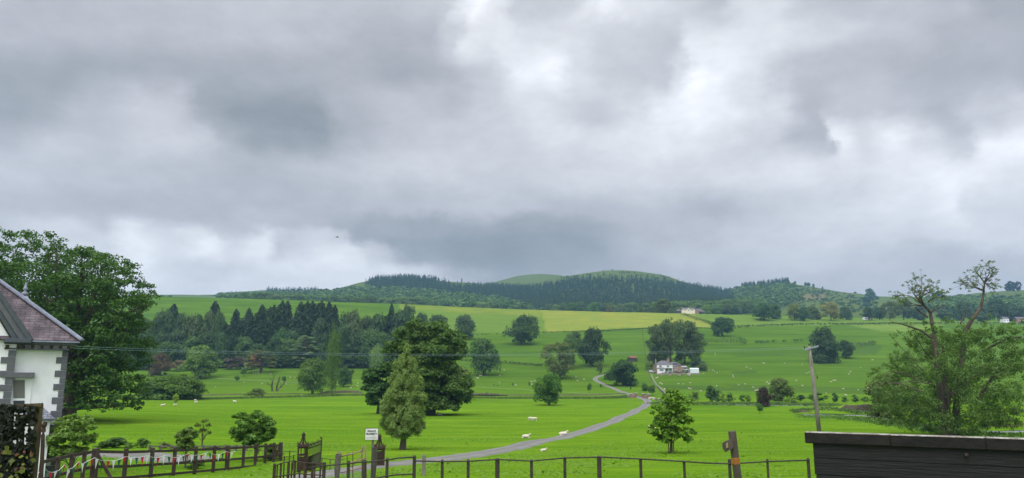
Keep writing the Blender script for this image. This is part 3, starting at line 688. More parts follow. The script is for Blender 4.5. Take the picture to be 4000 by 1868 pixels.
# right hand side
plant('skirt', 'oak_tree', 3225, 1418, 1278, 118, 'dark spreading oak on the right slope behind the pole top', color=(0.030,0.055,0.028), var=1)
plant('oak', 'oak_tree', 3305, 1400, 1330, 72, 'smaller round oak right of the dark spreading one behind the pole', color=(0.032,0.06,0.028))
plant('dome', 'ash_tree', 3056, 1568, 1478, 104, 'big loose olive-green willow bush in the streamside row', color=(0.070,0.098,0.032), var=0)
plant('skirt', 'copper_tree', 2986, 1590, 1512, 60, 'small dark red copper maple in the streamside row', color=(0.034,0.020,0.020), var=1)
plant('young', 'young_tree', 2968, 1618, 1574, 30, 'small green sapling with a white trunk guard in the right meadow', color=(0.05,0.12,0.03))
for px, b, tp, w, lb, cc in ((2778,1573,1502,52,'tall dark green tree, leftmost of the streamside row right of the staked tree',DKG), (2804,1571,1520,46,'dark bushy tree, second of the streamside row right of the staked tree',MIDG),
    (2825,1573,1536,26,'pointed green bush between the two dark trees of the streamside row',LTG), (2852,1570,1532,52,'broad light green bush in the streamside row',(0.075,0.13,0.04)),
    (2714,1566,1526,42,'pale feathery bush just right of the staked tree crown',(0.10,0.16,0.06)), (2898,1572,1540,28,'slim bush left of the copper maple',MIDG), (2926,1572,1538,30,'pale green bush nearest the copper maple on its left',LTG),
    (3130,1566,1540,40,'dark round bush right of the big olive willow bush',DKG), (3190,1570,1530,70,'wide green bush behind the pole foot',MIDG), (3262,1572,1532,36,'dark upright bush right of the pole',DKG),
    (3300,1572,1546,34,'small green bush right of the dark upright one by the pole',MIDG), (3340,1572,1540,44,'bushy green shrub left of the ragged tree',MIDG), (3378,1572,1548,30,'last small shrub of the row before the ragged tree',MIDG),
    (3090,1578,1550,60,'low light green bush in front of the olive willow bush',LTG)):
    plant('shrub', 'bush', px, b, tp, w, lb, 'bush', color=cc, group='bushes along the stream', parts=('foliage','stem'))
for px, b, tp, w, lb in ((2518,1541,1495,34,'round dark sapling left of the bridge pillars behind them'), (2549,1546,1504,34,'light green sapling right behind the bridge pillars'), (2303,1535,1496,20,'slim sapling in a pale guard left of the track'),
    (2463,1527,1508,6,'tiny thin sapling under the low dark oak'), (2348,1518,1500,10,'tiny pale sapling right of the slim guarded one'), (2003,1510,1496,8,'tiny dark sapling among the sheep in mid field'), (2068,1512,1492,8,'tiny sapling on a pale stake left of the olive-brown tree')):
    plant('young', 'young_tree', px, b, tp, w, lb, color=(0.055,0.10,0.03), group='saplings planted in the park')
# hedgerow and skyline trees on the far right
FR = [(2985,1252,1186,88,'oak',DKG,'dark oak standing on the upper hedge, leftmost of its row'),(3030,1246,1190,52,'dome',(0.045,0.08,0.035),'rounder oak close behind the leftmost hedge oak'),
 (3104,1252,1188,62,'airy',OLIVE,'pale olive tree on the upper hedge'),(3142,1254,1200,60,'oak',DKG,'squat dark tree right of the pale olive one on the upper hedge'),(3176,1248,1196,56,'dome',(0.065,0.09,0.04),'olive green tree third along the upper hedge'),
 (3200,1250,1222,34,'shrub',GREYG,'low bush between two upper hedge trees'),(3246,1253,1180,76,'airy',(0.15,0.145,0.075),'tan thinly leaved tree on the upper hedge'),(3306,1250,1198,48,'dome',(0.040,0.072,0.040),'dark dome shaped tree right of the tan thin one'),
 (3395,1252,1200,56,'oak',(0.032,0.06,0.034),'dark tree right behind the white trailer'),(3436,1250,1202,50,'oak',(0.032,0.058,0.034),'dark tree second right of the white trailer'),(3476,1252,1176,66,'airy',(0.075,0.095,0.055),'pale tall hedge tree left of the ragged tree stem'),
 (3530,1250,1172,80,'airy',(0.05,0.075,0.045),'wide grey-green hedge tree beside the ragged tree stem'),(3595,1252,1196,60,'dome',(0.04,0.066,0.042),'dark hedge tree seen between the two bare stems'),
 (3765,1254,1176,80,'dome',(0.04,0.070,0.045),'dark broad tree right of the right bare stem'),(3830,1256,1200,70,'dome',(0.045,0.072,0.048),'dull green tree between the right stem and the right edge'),
 (3905,1254,1168,96,'dome',(0.032,0.058,0.038),'largest dark tree on the right hand hedge'),(3970,1256,1196,80,'dome',(0.038,0.062,0.045),'dark tree at the right edge of the hedge'),
 (3690,1254,1210,60,'dome',(0.04,0.066,0.045),'low dark tree just left of the right bare stem')]
for px, b, tp, w, k, cc, lb in FR: plant(k, 'hedge_tree', px, b, tp, w, lb, color=cc, group='trees along the upper right hedge')
SK = [(3413,1700,1127,40,'dome','large dark tree alone on the right hand skyline'),(3397,1500,1160,34,'dome','dark tree below the skyline tree on the right'),(3396,1400,1182,44,'dome','lower dark tree of the stacked pair on the right slope'),
 (3683,1700,1140,52,'oak','skyline tree seen between the two bare stems'),(3764,1690,1150,42,'dome','low round skyline bush right of the right bare stem'),
 (3119,2000,1098,10,'oak','tiny umbrella shaped tree on top of the right hill'),(3160,2000,1103,14,'dome','tiny tree left of a group on the right hilltop'),(3172,2000,1104,16,'dome','tiny tree in the middle of the hilltop group'),(3191,2000,1109,10,'dome','tiny round tree right of the hilltop group'),
 (3226,2000,1120,9,'dome','tiny thorn further down the right hill crest'),(3353,1990,1140,12,'dome','tiny bush low on the right skyline'),(3440,1700,1158,14,'dome','small bush right of the large skyline tree'),
 (2363,2000,1055,8,'dome','tiny bush left on the crest of the main hill'),(2398,2000,1052,8,'dome','tiny bush right on the crest of the main hill'),(1801,2600,1087,8,'dome','tiny lone tree on the far shoulder left of the main hill'),
 (740,2580,1154,24,'shrub','pale bush on the left skyline'),(832,2300,1152,44,'shrub','dull brown bushy tree at the left end of the far ridge'),(618,1000,1153,36,'dome','dark bush group leftmost on the skyline'),(650,1000,1154,30,'dome','dark bush right beside the leftmost skyline bush')]
for px, Y, tp, w, k, lb in SK: plant(k, 'skyline_tree', px, None, tp, w, lb, color=(0.04,0.075,0.05), group='small trees on the skyline', Y=Y)
for i, (px, tp) in enumerate(((3958,1108),(3972,1098),(3985,1102),(3998,1100))):
    plant('airy', 'pine_tree', px, None, tp, 26, f'dark skyline pine in the clump at the right edge, {("leftmost","second from left","third from left","rightmost")[i]}', color=(0.022,0.034,0.03), group='pine clump on the right skyline', Y=1680)
for px, tp, w, k, cc, lb, Y in ((2600,1168,80,'dome',(0.065,0.085,0.035),'large brownish tree left of the cream farmhouse',880),(2505,1196,36,'spruce',(0.06,0.10,0.04),'small pointed light tree on the ridge left of the cream farmhouse',900),
  (2766,1190,38,'dome',(0.085,0.14,0.045),'light green round tree right of the cream farmhouse',900),(2320,1182,48,'dome',(0.055,0.11,0.04),'bright green round tree at the foot of the pine forest',1010),
  (2240,1182,50,'dome',(0.04,0.085,0.035),'green round tree left of the bright one at the forest foot',1010),(2386,1192,42,'dome',(0.085,0.09,0.06),'greyish tree at the forest foot right of the bright green one',1010),
  (1865,1183,34,'dome',(0.085,0.13,0.05),'pale green tree on the ridge line, left of two',1010),(1902,1184,40,'dome',(0.08,0.12,0.05),'pale green tree on the ridge line, right of two',1010)):
    plant(k, 'ridge_tree', px, None, tp, w, lb, color=cc, group='trees along the field ridge', Y=Y)

# --- the wood behind the left park: rows from front to back, tops following the photograph
TOPS = [(520,1240),(600,1222),(640,1212),(672,1195),(700,1222),(760,1232),(800,1225),(833,1184),(860,1215),(920,1214),(968,1212),(1019,1198),(1063,1196),(1098,1182),(1117,1183),(1150,1205),(1171,1186),(1194,1184),(1215,1183),(1251,1182),(1280,1186),(1303,1198),(1340,1215),(1400,1212),(1460,1226),(1510,1200),(1550,1214),(1592,1200),(1620,1230),(1700,1250)]
top_at = lambda px: float(np.interp(px, [t[0] for t in TOPS], [t[1] for t in TOPS]))
rw = random.Random(5)
ORD = ['first','second','third','fourth','fifth','sixth','seventh','eighth','ninth','tenth','eleventh','twelfth','thirteenth','fourteenth','fifteenth','sixteenth','seventeenth','eighteenth','nineteenth','twentieth']
def ordn(i):
    if i < 20: return ORD[i]
    n = i+1; s = 'th' if 10 < n % 100 < 14 else {1:'st',2:'nd',3:'rd'}.get(n % 10, 'th'); return f'{n}{s}'
i = 0
for px, tp, w in ((672,1193,44),(833,1183,44),(918,1212,34),(968,1208,32),(1019,1196,40),(1050,1204,34),(1066,1197,38),(1098,1181,42),(1118,1182,38),(1171,1185,44),(1196,1183,42),(1216,1182,44),(1252,1181,40),(1281,1185,42),(1304,1197,36),(1527,1190,24)):
    plant('fir', 'fir_tree', px, None, tp, w*2.5, f'dark pointed fir on the top outline of the left wood, {ordn(i)} from the left', color=(0.030,0.046,0.032), group='firs along the top of the wood', Y=565+rw.uniform(-12, 12)); i += 1
wood_i = {}
def wood_tree(kind, name, px, Y, tp, w, cc, what, row):
    k = (row, what); wood_i[k] = wood_i.get(k, 0)+1
    plant(kind, name, px, None, tp, w, f'{what} in the {row} row of the left wood, {ordn(wood_i[k]-1)} from the left', color=cc, group=f'trees in the {row} row of the wood', Y=Y)
px = 500
while px < 1700:
    con = 900 < px < 1330 or rw.random() < .12
    w = rw.uniform(46, 84); drop = rw.uniform(6, 60)
    if con: wood_tree('fir', 'fir_tree', px, 540+rw.uniform(-14, 10), top_at(px)+drop*.9, w*1.6, (0.030,0.048,0.028), 'dark fir', 'back')
    else: wood_tree('dome', 'wood_tree', px, 530+rw.uniform(-14, 10), top_at(px)+rw.uniform(0, 16), w*1.3, rw.choice([(0.045,0.078,0.035),(0.058,0.082,0.044),(0.036,0.064,0.032)]), 'broadleaf tree', 'back')
    px += w*(.55 if con else .62)
px = 500
while px < 1560:
    con = (900 < px < 1330 and rw.random() < .6) or rw.random() < .15
    w = rw.uniform(60, 95); tp = top_at(px)+rw.uniform(45, 95)
    if con: wood_tree('fir', 'fir_tree', px, 512+rw.uniform(-10, 10), tp, w*1.3, (0.024,0.046,0.024), 'dark fir', 'middle')
    else: wood_tree('dome', 'wood_tree', px, 512+rw.uniform(-10, 10), tp+10, w*1.2, rw.choice([(0.040,0.074,0.032),(0.050,0.088,0.035),(0.034,0.060,0.030),(0.036,0.075,0.040)]), 'broadleaf tree', 'middle')
    px += w*.66
px = 480
while px < 1540:
    w = rw.uniform(60, 100); tp = rw.uniform(1300, 1352)
    if rw.random() < .18: wood_tree('fir', 'fir_tree', px, 486+rw.uniform(-6, 6), tp-20, w, (0.032,0.062,0.034), 'small fir', 'front')
    else: wood_tree('dome', 'wood_tree', px, 486+rw.uniform(-6, 6), tp, w*1.2, rw.choice([(0.034,0.066,0.028),(0.046,0.085,0.032),(0.030,0.055,0.027)]), 'broadleaf tree', 'front')
    px += w*.62
# a thin belt carrying the wood to the right, and tall shrubs at its foot
for px, b, tp, w, lb in ((650,1450,1402,60,'pinkish'),(690,1452,1404,50,'pale pink'),(728,1450,1402,44,'white and pink'),(895,1444,1396,66,'purple'),(945,1443,1390,66,'deep purple'),(965,1446,1408,44,'white'),(990,1443,1382,46,'bright pink')):
    cc = {'pinkish':(0.085,0.075,0.06),'pale pink':(0.14,0.105,0.10),'white and pink':(0.16,0.13,0.12),'purple':(0.075,0.062,0.080),'deep purple':(0.065,0.05,0.078),'white':(0.28,0.28,0.27),'bright pink':(0.20,0.085,0.095)}[lb]
    plant('shrub', 'rhododendron', px, b, tp, w, f'{lb} flowering rhododendron at the foot of the wood', 'bush', color=cc, group='rhododendrons along the foot of the wood', parts=('foliage','stem'))
px = 470; k = 0
while px < 1500:
    if not (620 < px < 770 or 870 < px < 1010):
        plant('shrub', 'bush', px, 1446 if px < 800 else 1438, rw.uniform(1392, 1408)-(6 if px > 900 else 0), rw.uniform(60, 90), f'dark shrub at the foot of the left wood, {ordn(k)} from the left', 'bush', color=(0.034,0.060,0.028), group='shrubs at the foot of the wood', parts=('foliage','stem')); k += 1
    px += rw.uniform(42, 58)
# trees behind and right of the biggest tree
for px, Y, tp, w, lb in ((1705,600,1232,100,'grey-green dome of a tree showing above the biggest central tree'),(1590,640,1192,66,'dark rounded tree at the right end of the wood top'),(1640,620,1222,70,'leafy tree between wood and biggest central tree')):
    plant('oak', 'wood_tree', px, None, tp, w, lb, color=(0.045,0.075,0.036), Y=Y)

# --- dense clump of bushes in the left park
for i, (px, tp, w, cc) in enumerate(((585,1486,96,(0.055,0.098,0.022)),(640,1466,120,(0.062,0.11,0.024)),(705,1463,118,(0.068,0.115,0.024)),(755,1488,86,(0.058,0.10,0.022)))):
    plant('skirt', 'rhododendron', px, 1562, tp, w*1.25, f'dark glossy bush of the dense low clump in the left park, {("leftmost","second from left","third from left","rightmost")[i]}', 'bush', color=cc, group='dense bush clump in the left park', parts=('foliage','stem'))

# --- big trees shaped from their outline
def lobed(name, label, base, Yb, lobes, leaves, leaf, color, sub=7, trunk_r=.6, depth=1.0, seed=1, flat=.72, rc=.5, aspect=.7, limbs=26, top=.75, cat='tree', inner=.25, bark=BARK, trunk_to=None):
    """lobes: (px, py, r in photo pixels): each becomes several leafy clumps at its own depth"""
    rs = np.random.RandomState(seed); p0 = on(base[0], Yb, base[1]); zb = p0.z
    cl = []
    xs = [l[0] for l in lobes]; ys_ = [l[1] for l in lobes]; cx = (max(xs)+min(xs))/2; hw = (max(xs)-min(xs))/2+1
    for (lx, ly, lr) in lobes:
        R = lr/F*Yb; off = math.sqrt(max(0, 1-((lx-cx)/hw)**2))
        for rep in range(3 if off > .5 else 2):
            dep = (rep-1)*off*hw/F*Yb*.62*depth+rs.normal(scale=R*.3)
            sx = lx+(rs.normal(scale=lr*.2) if rep != 1 else 0)
            c = at(sx, ly, Yb)-p0; c.y += dep
            # keep the outline when the lobe moves nearer or farther
            for k in range(sub+2):
                d = rnd_dirs(rs, 1)[0]*np.array([1, 1, .9]); q = rs.uniform(.3, .85)
                r = R*rc*rs.uniform(.7, 1.15)
                cl.append((c.x+d[0]*R*q, c.y+d[1]*R*q, c.z+d[2]*R*q, r))
    cl = np.array(cl)
    V, Fq, t = clump_leaves(rs, cl, leaves, leaf, flat, aspect, inner)
    keep = V.reshape(-1, 4, 3)[:, :, 2].min(1) > 0.35
    V = V.reshape(-1, 4, 3)[keep].reshape(-1, 3); t = np.asarray(t)[keep]; Fq = np.arange(len(V)).reshape(-1, 4)
    root = thing(name, label, cat, (p0.x, p0.y, zb))
    link('crown', np_mesh('crown', V, Fq, t, mat=LEAF), root, color=color)
    mb = MB(); H = cl[:, 2].max()*top
    tgt = trunk_to or (cl[:, 0].mean()*.4, 0, H)
    limb_tubes(mb, rs, (0, 0, -.1), tgt, cl, trunk_r, limbs, 7, .12)
    mb.build('trunk', bark, root)
    return root
lobed('oak_tree', 'huge dark green oak behind the white house at the left edge', (250,1640), 112,
 [(60,1000,70),(-20,1030,70),(150,985,60),(255,985,62),(335,990,55),(400,1030,60),(450,1060,60),(500,1120,50),(545,1165,42),(560,1200,25),(480,1170,80),(380,1120,100),(270,1100,110),(150,1090,105),(30,1110,100),(-90,1100,110),(-60,1210,110),(120,1200,110),(250,1210,110),(370,1230,105),(470,1270,75),(525,1250,45),(550,1262,28),(460,1340,85),(350,1330,105),(510,1350,42),(230,1330,105),(100,1330,100),(-50,1340,110),(480,1420,55),(400,1440,85),(290,1440,95),(170,1440,90),(490,1490,38),(440,1510,60),(350,1520,70),(250,1520,80),(150,1530,70),(500,1560,34),(480,1590,28),(420,1575,40),(370,1590,26),(300,1580,45),(220,1580,40),(520,1585,22)],
 92000, .36, (0.036,0.074,0.018), sub=6, trunk_r=1.0, seed=3, rc=.44, limbs=50)
lobed('oak_tree', 'biggest tree of the central park, dark green and broad, behind the pear-shaped willow', (1680,1622), 158,
 [(1575,1312,40),(1640,1296,44),(1710,1300,46),(1765,1322,40),(1545,1370,42),(1620,1370,66),(1720,1385,66),(1782,1380,32),(1790,1345,24),(1550,1430,40),(1620,1450,60),(1700,1460,72),(1760,1430,34),(1770,1500,52),(1690,1530,60),(1815,1500,36),(1815,1545,34),(1610,1530,55),(1760,1560,46),(1690,1580,28),(1832,1555,18),(1780,1592,18),(1640,1580,36),(1730,1590,18),(1560,1500,30)],
 80000, .5, (0.048,0.086,0.022), sub=6, trunk_r=.8, seed=7, rc=.55, limbs=30)
lobed('maple_tree', 'dark rounded maple touching the left side of the biggest central tree', (1478,1612), 166,
 [(1450,1470,38),(1490,1450,34),(1525,1470,34),(1440,1510,32),(1480,1520,48),(1520,1530,34),(1455,1560,34),(1490,1575,28),(1520,1580,20)],
 20000, .5, (0.036,0.078,0.022), sub=6, trunk_r=.4, seed=9, rc=.45, limbs=14)
lobed('willow_tree', 'lighter olive tree showing behind the right side of the biggest central tree', (1806,1560), 270,
 [(1790,1450,26),(1815,1460,26),(1800,1490,30),(1832,1500,22),(1835,1530,18),(1815,1530,24)],
 6000, .7, (0.09,0.125,0.04), sub=5, trunk_r=.4, seed=11, rc=.45, limbs=10)

# --- the forest on the far hills: the largest trees as things, the rest as two woods
def sample_wood(polys, Ya, Yb, spacing, seed):
    rs = np.random.RandomState(seed); out = []
    Y = Ya
    while Y < Yb:
        n = int(2*0.8*Y/spacing); X = np.linspace(-.8*Y, .8*Y, n)+rs.uniform(-.45, .45, n)*spacing; YY = Y+rs.uniform(-.45, .45, n)*spacing
        Z = terrain(X, YY); px, py = vproj(X, YY, Z); ok = np.zeros(n, bool)
        for p in polys: ok |= in_poly(px, py, p)
        out += [(x, y, z, a, b) for x, y, z, a, b, o in zip(X, YY, Z, px, py, ok) if o]
        Y += spacing
    return out
HIDE = lambda x, y, z: None
CON = [[(1690,1125),(1800,1122),(1990,1128),(2080,1130),(2180,1112),(2240,1098),(2320,1100),(2560,1100),(2620,1112),(2700,1122),(2860,1150),(2875,1205),(2760,1228),(2500,1232),(2200,1226),(2100,1225),(2000,1180),(1700,1152)],
       [(1425,1112),(1470,1096),(1600,1092),(1700,1099),(1760,1112),(1740,1150),(1560,1140),(1440,1132)], [(2895,1128),(2990,1116),(3075,1104),(3085,1112),(3000,1132),(2910,1142)]]
CONFAR = [[(1040,1139),(1245,1139),(1245,1152),(1040,1154)], [(880,1160),(1250,1152),(1250,1166),(880,1172)]]
BRD = [[(860,1165),(1200,1164),(1330,1148),(1430,1136),(1560,1145),(1700,1156),(1950,1176),(2090,1228),(1500,1209),(1000,1192),(860,1188)],
       [(2700,1200),(2830,1150),(2900,1140),(3010,1130),(3090,1125),(3135,1140),(3120,1180),(3050,1208),(2950,1222),(2850,1230),(2500,1234),(2200,1231),(2100,1228)],
       [(3600,1190),(3760,1180),(4000,1185),(4000,1222),(3600,1222)]]
con = sample_wood(CON, 1050, 2080, 9.5, 21); far = sample_wood(CONFAR, 2080, 2650, 13, 22); brd = sample_wood(BRD, 1020, 2080, 15, 23)
brd = [b for b in brd if not any(in_poly(np.array([b[3]]), np.array([b[4]]), p)[0] for p in CON) or b[1] < 1150]
def tiny_conifer(rs, n=46):
    a = rs.uniform(0, 6.28, n); h = rs.uniform(.02, .97, n)**1.0; r = (1-h)**.85*.5*rs.uniform(.75, 1.1, n)
    P = np.stack([r*np.cos(a)*.6, r*np.sin(a)*.6, h], 1); Nn = np.stack([np.cos(a)*.8, np.sin(a)*.8, np.full(n, .7)], 1)
    return leaf_quads(rs, P, Nn, .34*(1.15-h), .7)
def tiny_broad(rs, n=60):
    cl = envelope_clumps(rs, 7, DOME, .25, .85, .5, .42, .4, .3)
    return clump_leaves(rs, cl, n, .22, .9, .8, .1)
rs = np.random.RandomState(31)
TC = [tiny_conifer(rs) for _ in range(6)]; TB = [tiny_broad(rs, 90) for _ in range(6)]
def scatter(name, pts, protos, hh, ww, color, label, cat, seed):
    rs = np.random.RandomState(seed); Vs = []; Fs = []; Ts = []; off = 0
    for (x, y, z, a, b) in pts:
        V, Fq, t = protos[rs.randint(len(protos))]
        h = rs.uniform(*hh); w = h*rs.uniform(*ww); an = rs.uniform(0, 6.28); c, s = math.cos(an), math.sin(an)
        X = V*np.array([w, w, h]); X = np.stack([X[:, 0]*c-X[:, 1]*s+x, X[:, 0]*s+X[:, 1]*c+y, X[:, 2]+z], 1)
        Vs.append(X); Fs.append(Fq+off); off += len(V); Ts.append(np.clip(np.asarray(t)*.3+rs.uniform(-.25, .95), -.3, 1.2))
    o = link(name, np_mesh(name, np.concatenate(Vs), np.concatenate(Fs), np.concatenate(Ts), mat=LEAF), color=color)
    return tag(o, label, cat, kind='stuff')
def by_near(pts, n): 
    q = sorted(pts, key=lambda p: p[1]); return q[:n], q[n:]
def visible(p, h):
    zt = p[2]+h; t = np.linspace(.3, .985, 60); Y = p[1]*t; X = p[0]*t
    return bool(np.all(terrain(X, Y) < CAMH+(zt-CAMH)*t))
con = [p for p in con if visible(p, 22)]; brd = [p for p in brd if visible(p, 15)]; far = [p for p in far if visible(p, 18)]
conA, conB = by_near(con, 150); brdA, brdB = by_near(brd, 150)
CONC = (0.022, 0.040, 0.026); BRDC = (0.056, 0.094, 0.036)
scatter('conifer_forest', conB+far, TC, (13, 20), (.42, .58), CONC, 'dark conifer forest covering the far hills', 'forest', 1)
scatter('broadleaf_forest', brdB, TB, (13, 19), (1.05, 1.5), BRDC, 'mixed green broadleaf wood along the foot of the far hills', 'forest', 2)
scr = sample_wood([[(3100,1120),(3160,1125),(3300,1150),(3420,1175),(3440,1225),(3130,1222),(3120,1180)], [(2190,1088),(2300,1072),(2450,1066),(2600,1080),(2640,1098),(2240,1098)], [(1560,1112),(1800,1112),(1880,1135),(1700,1140)], [(1260,1150),(1400,1112),(1400,1135),(1300,1152)]], 1100, 2080, 15, 24)
rs_ = np.random.RandomState(3); scr = [p for p in scr if rs_.uniform() < .6]
scatter('hill_scrub', scr, TB, (3, 7), (1.0, 1.6), (0.036, 0.064, 0.028), 'scattered gorse and thorn scrub on the far hillsides', 'scrub', 4)
for pts, kind, nm, hh, ww, cc, lb, g in ((conA, 'spruce', 'conifer_tree', (14, 21), (.45, .62), CONC, 'dark conifer along the front edge of the far hill forest', 'conifers along the front of the far forest'),
                          (brdA, 'dome', 'broadleaf_tree', (14, 20), (1.1, 1.5), BRDC, 'rounded green tree along the near foot of the far hill woods', 'round trees at the foot of the far hills')):
    for p in pts:
        h = rt.uniform(*hh); w = h*rt.uniform(*ww); pr = PROTOS[kind][rt.randrange(len(PROTOS[kind]))]
        t = thing(nm, lb, 'tree', (p[0], p[1], p[2]-.2), rt.uniform(0, 6.28), g, (w, w, h)); j = rt.uniform(.75, 1.35)
        o = link('crown', pr.crown, t); o.color = (cc[0]*j*rt.uniform(.9, 1.15), cc[1]*j, cc[2]*j, 1); link('trunk', pr.trunk, t)

# --- haze
hb = MB(); hb.box((0, 1630, 155), (7200, 3400, 430)); hm = bpy.data.materials.new('haze'); hm.use_nodes = True
hn = hm.node_tree.nodes; hl = hm.node_tree.links; hn.clear()
pv = hn.new('ShaderNodeVolumePrincipled'); pv.inputs['Density'].default_value = HAZE; pv.inputs['Color'].default_value = (0.34, 0.60, 1.0, 1); pv.inputs['Anisotropy'].default_value = 0.0
ho = hn.new('ShaderNodeOutputMaterial'); hl.new(pv.outputs[0], ho.inputs['Volume'])
if HAZE > 0:
    haze = hb.build('haze', hm); tag(haze, 'thin blue grey air over the whole valley', 'haze', kind='stuff')
# ------------------------------------------------------------------ foreground trees
def gY(px, py): return ground(px, py).y
WILL = (0.128, 0.180, 0.090)
wb = ground(1572, 1757); root = thing('willow_tree', 'pear-shaped olive green willow with a pointed top standing alone behind the gate', 'tree', wb)
rs = np.random.RandomState(13); PW = [(1714,26),(1700,60),(1685,80),(1660,92),(1610,92),(1560,82),(1505,68),(1450,49),(1415,37),(1393,26),(1370,10),(1338,3)]
cl = []
while len(cl) < 560:
    py = rs.uniform(1346, 1712); hw = np.interp(-py, [-a for a, b in PW], [b for a, b in PW]); k = 1.0 if rs.uniform() < .9 else 1.12
    if rs.uniform() > (hw/97)**1.0+.10: continue
    th = rs.uniform(0, 6.28); q = (rs.uniform(.25, 1)**.5)*(hw*.92-3)*k*(1+.13*math.sin(3*th+py*.03)+.08*math.sin(5*th-py*.05)); cx = 1575+(1700-py)*.035
    c = at(cx+q*math.cos(th), py, wb.y)-wb; c.y = q/F*wb.y*math.sin(th); cl.append((c.x, c.y, c.z, rs.uniform(.16, .34)*(.45+.55*min(1, hw/60))))
for _ in range(60):   # long shoots standing out of the crown
    py = rs.uniform(1350, 1640); hw = np.interp(-py, [-a for a, b in PW], [b for a, b in PW]); th = rs.uniform(0, 6.28); q = hw+rs.uniform(2, 12); c = at(1575+(1700-py)*.035+q*math.cos(th), py, wb.y)-wb; c.y = q/F*wb.y*math.sin(th)
    for k in range(3): cl.append((c.x*(1-.03*k), c.y*(1-.03*k), c.z-.16*k, .07+.03*k))
cl = np.array(cl); V, Fq, t = clump_leaves(rs, cl, 130000, .115, 1.5, .42, .5, 1.2)
link('crown', np_mesh('crown', V, Fq, t, mat=LEAF), root, color=WILL); mb = MB(); limb_tubes(mb, rs, (0,0,-.1), (.25,0,6.0), cl[:560], .2, 20, 6, .2); mb.build('trunk', BARK, root)
st = lobed('maple_tree', 'young bright green maple tied between two stakes, right of the winding track', (2622,1772), gY(2622,1772),
 [(2626,1538,20),(2605,1560,22),(2655,1556,22),(2690,1570,14),(2640,1592,34),(2592,1600,22),(2562,1592,13),(2548,1612,9),(2600,1636,36),(2664,1636,28),(2572,1652,24),(2556,1690,20),(2545,1668,12),(2612,1690,34),(2658,1692,30),(2698,1686,13),(2715,1692,7),(2680,1712,18),(2588,1714,20),(2690,1640,14)],
 13000, .18, (0.080,0.150,0.022), sub=6, trunk_r=.085, seed=15, rc=.42, aspect=.8, limbs=30, flat=.95, inner=.45)
b0 = ground(2622, 1772)
for dx in (-.16, .18):
    mb = MB(); mb.tube([(dx,0,-.2),(dx,0,.75)], .035, 7); mb.build('stake', GREYWOOD, st)
lobed('maple_tree', 'bushy bright green young maple just behind the brown rail fence', (1000,1800), 50,
 [(938,1628,16),(955,1650,22),(1000,1622,20),(1040,1640,18),(1055,1665,20),(965,1676,28),(1015,1672,32),(922,1682,18),(945,1706,24),(1058,1700,18),(1000,1706,26),(1032,1718,20),(975,1728,18),(1068,1680,10),(915,1700,10)],
 12000, .2, (0.066,0.128,0.030), sub=6, trunk_r=.07, seed=17, rc=.42, aspect=.75, limbs=24, inner=.45, flat=1.0)
lobed('rowan_tree', 'thin loose leafed tree in front of the meadow, middle of the brown rail fence', (722,1838), 46,
 [(735,1682,16),(705,1700,16),(750,1705,18),(722,1725,22),(745,1740,16),(710,1750,14),(765,1690,10),(700,1725,10)],
 5000, .17, (0.085,0.135,0.045), sub=6, trunk_r=.05, seed=19, rc=.45, aspect=.6, limbs=18, inner=.6, flat=1.1)
lobed('young_tree', 'slender sapling with an almost leafless crown by the garden hedge', (788,1748), 64,
 [(775,1662,10),(800,1645,9),(815,1660,9),(790,1682,9),(818,1690,7),(770,1690,8)],
 700, .20, (0.085,0.115,0.045), sub=5, trunk_r=.06, seed=21, rc=.5, aspect=.6, limbs=16, inner=.6)
lobed('elder_tree', 'soft light green tree leaning from the corner of the white house', (285,1806), 35.5,
 [(300,1632,20),(262,1655,24),(335,1652,26),(290,1690,36),(368,1668,16),(240,1710,32),(330,1716,30),(205,1735,26),(265,1762,30),(310,1760,22),(375,1700,10),(195,1765,24),(225,1680,16)],
 15000, .14, (0.100,0.160,0.052), sub=6, trunk_r=.05, seed=23, rc=.42, aspect=.6, limbs=26, inner=.6, flat=1.05)
for px, b, tp, w, lb, cc in ((455,1750,1704,110,'dark garden shrub, largest of the hedge beyond the gravel drive',(0.04,0.075,0.03)),(400,1752,1722,70,'low shrub left of the largest one beyond the gravel drive',(0.05,0.09,0.03)),
   (552,1750,1708,60,'rounded loose shrub right of the largest one beyond the gravel drive',(0.055,0.10,0.035)),(505,1752,1728,50,'small low shrub between the two largest beyond the drive',(0.07,0.115,0.035)),(640,1752,1724,56,'pale grassy shrub behind the rail fence',(0.10,0.12,0.05)),
   (205,1800,1730,120,'dark leafy bush at the foot of the white house corner',(0.04,0.08,0.03)),(700,1758,1734,60,'low leafy shrub at the foot of the thin loose tree',(0.06,0.10,0.03)),(840,1758,1738,70,'low bramble by the sapling behind the rail fence',(0.055,0.095,0.03)),
   (1060,1800,1728,90,'brambles behind the right end of the rail fence',(0.05,0.085,0.03))):
    plant('shrub', 'garden_shrub', px, b, tp, w, lb, 'shrub', color=cc, group='shrubs along the garden edge', parts=('foliage','stem'))
plant('shrub', 'garden_shrub', 800, None, 1793, 74, 'dark evergreen bush standing on the lawn just behind the rail fence', 'shrub', color=(0.028,0.055,0.022), Y=45, parts=('foliage','stem'))

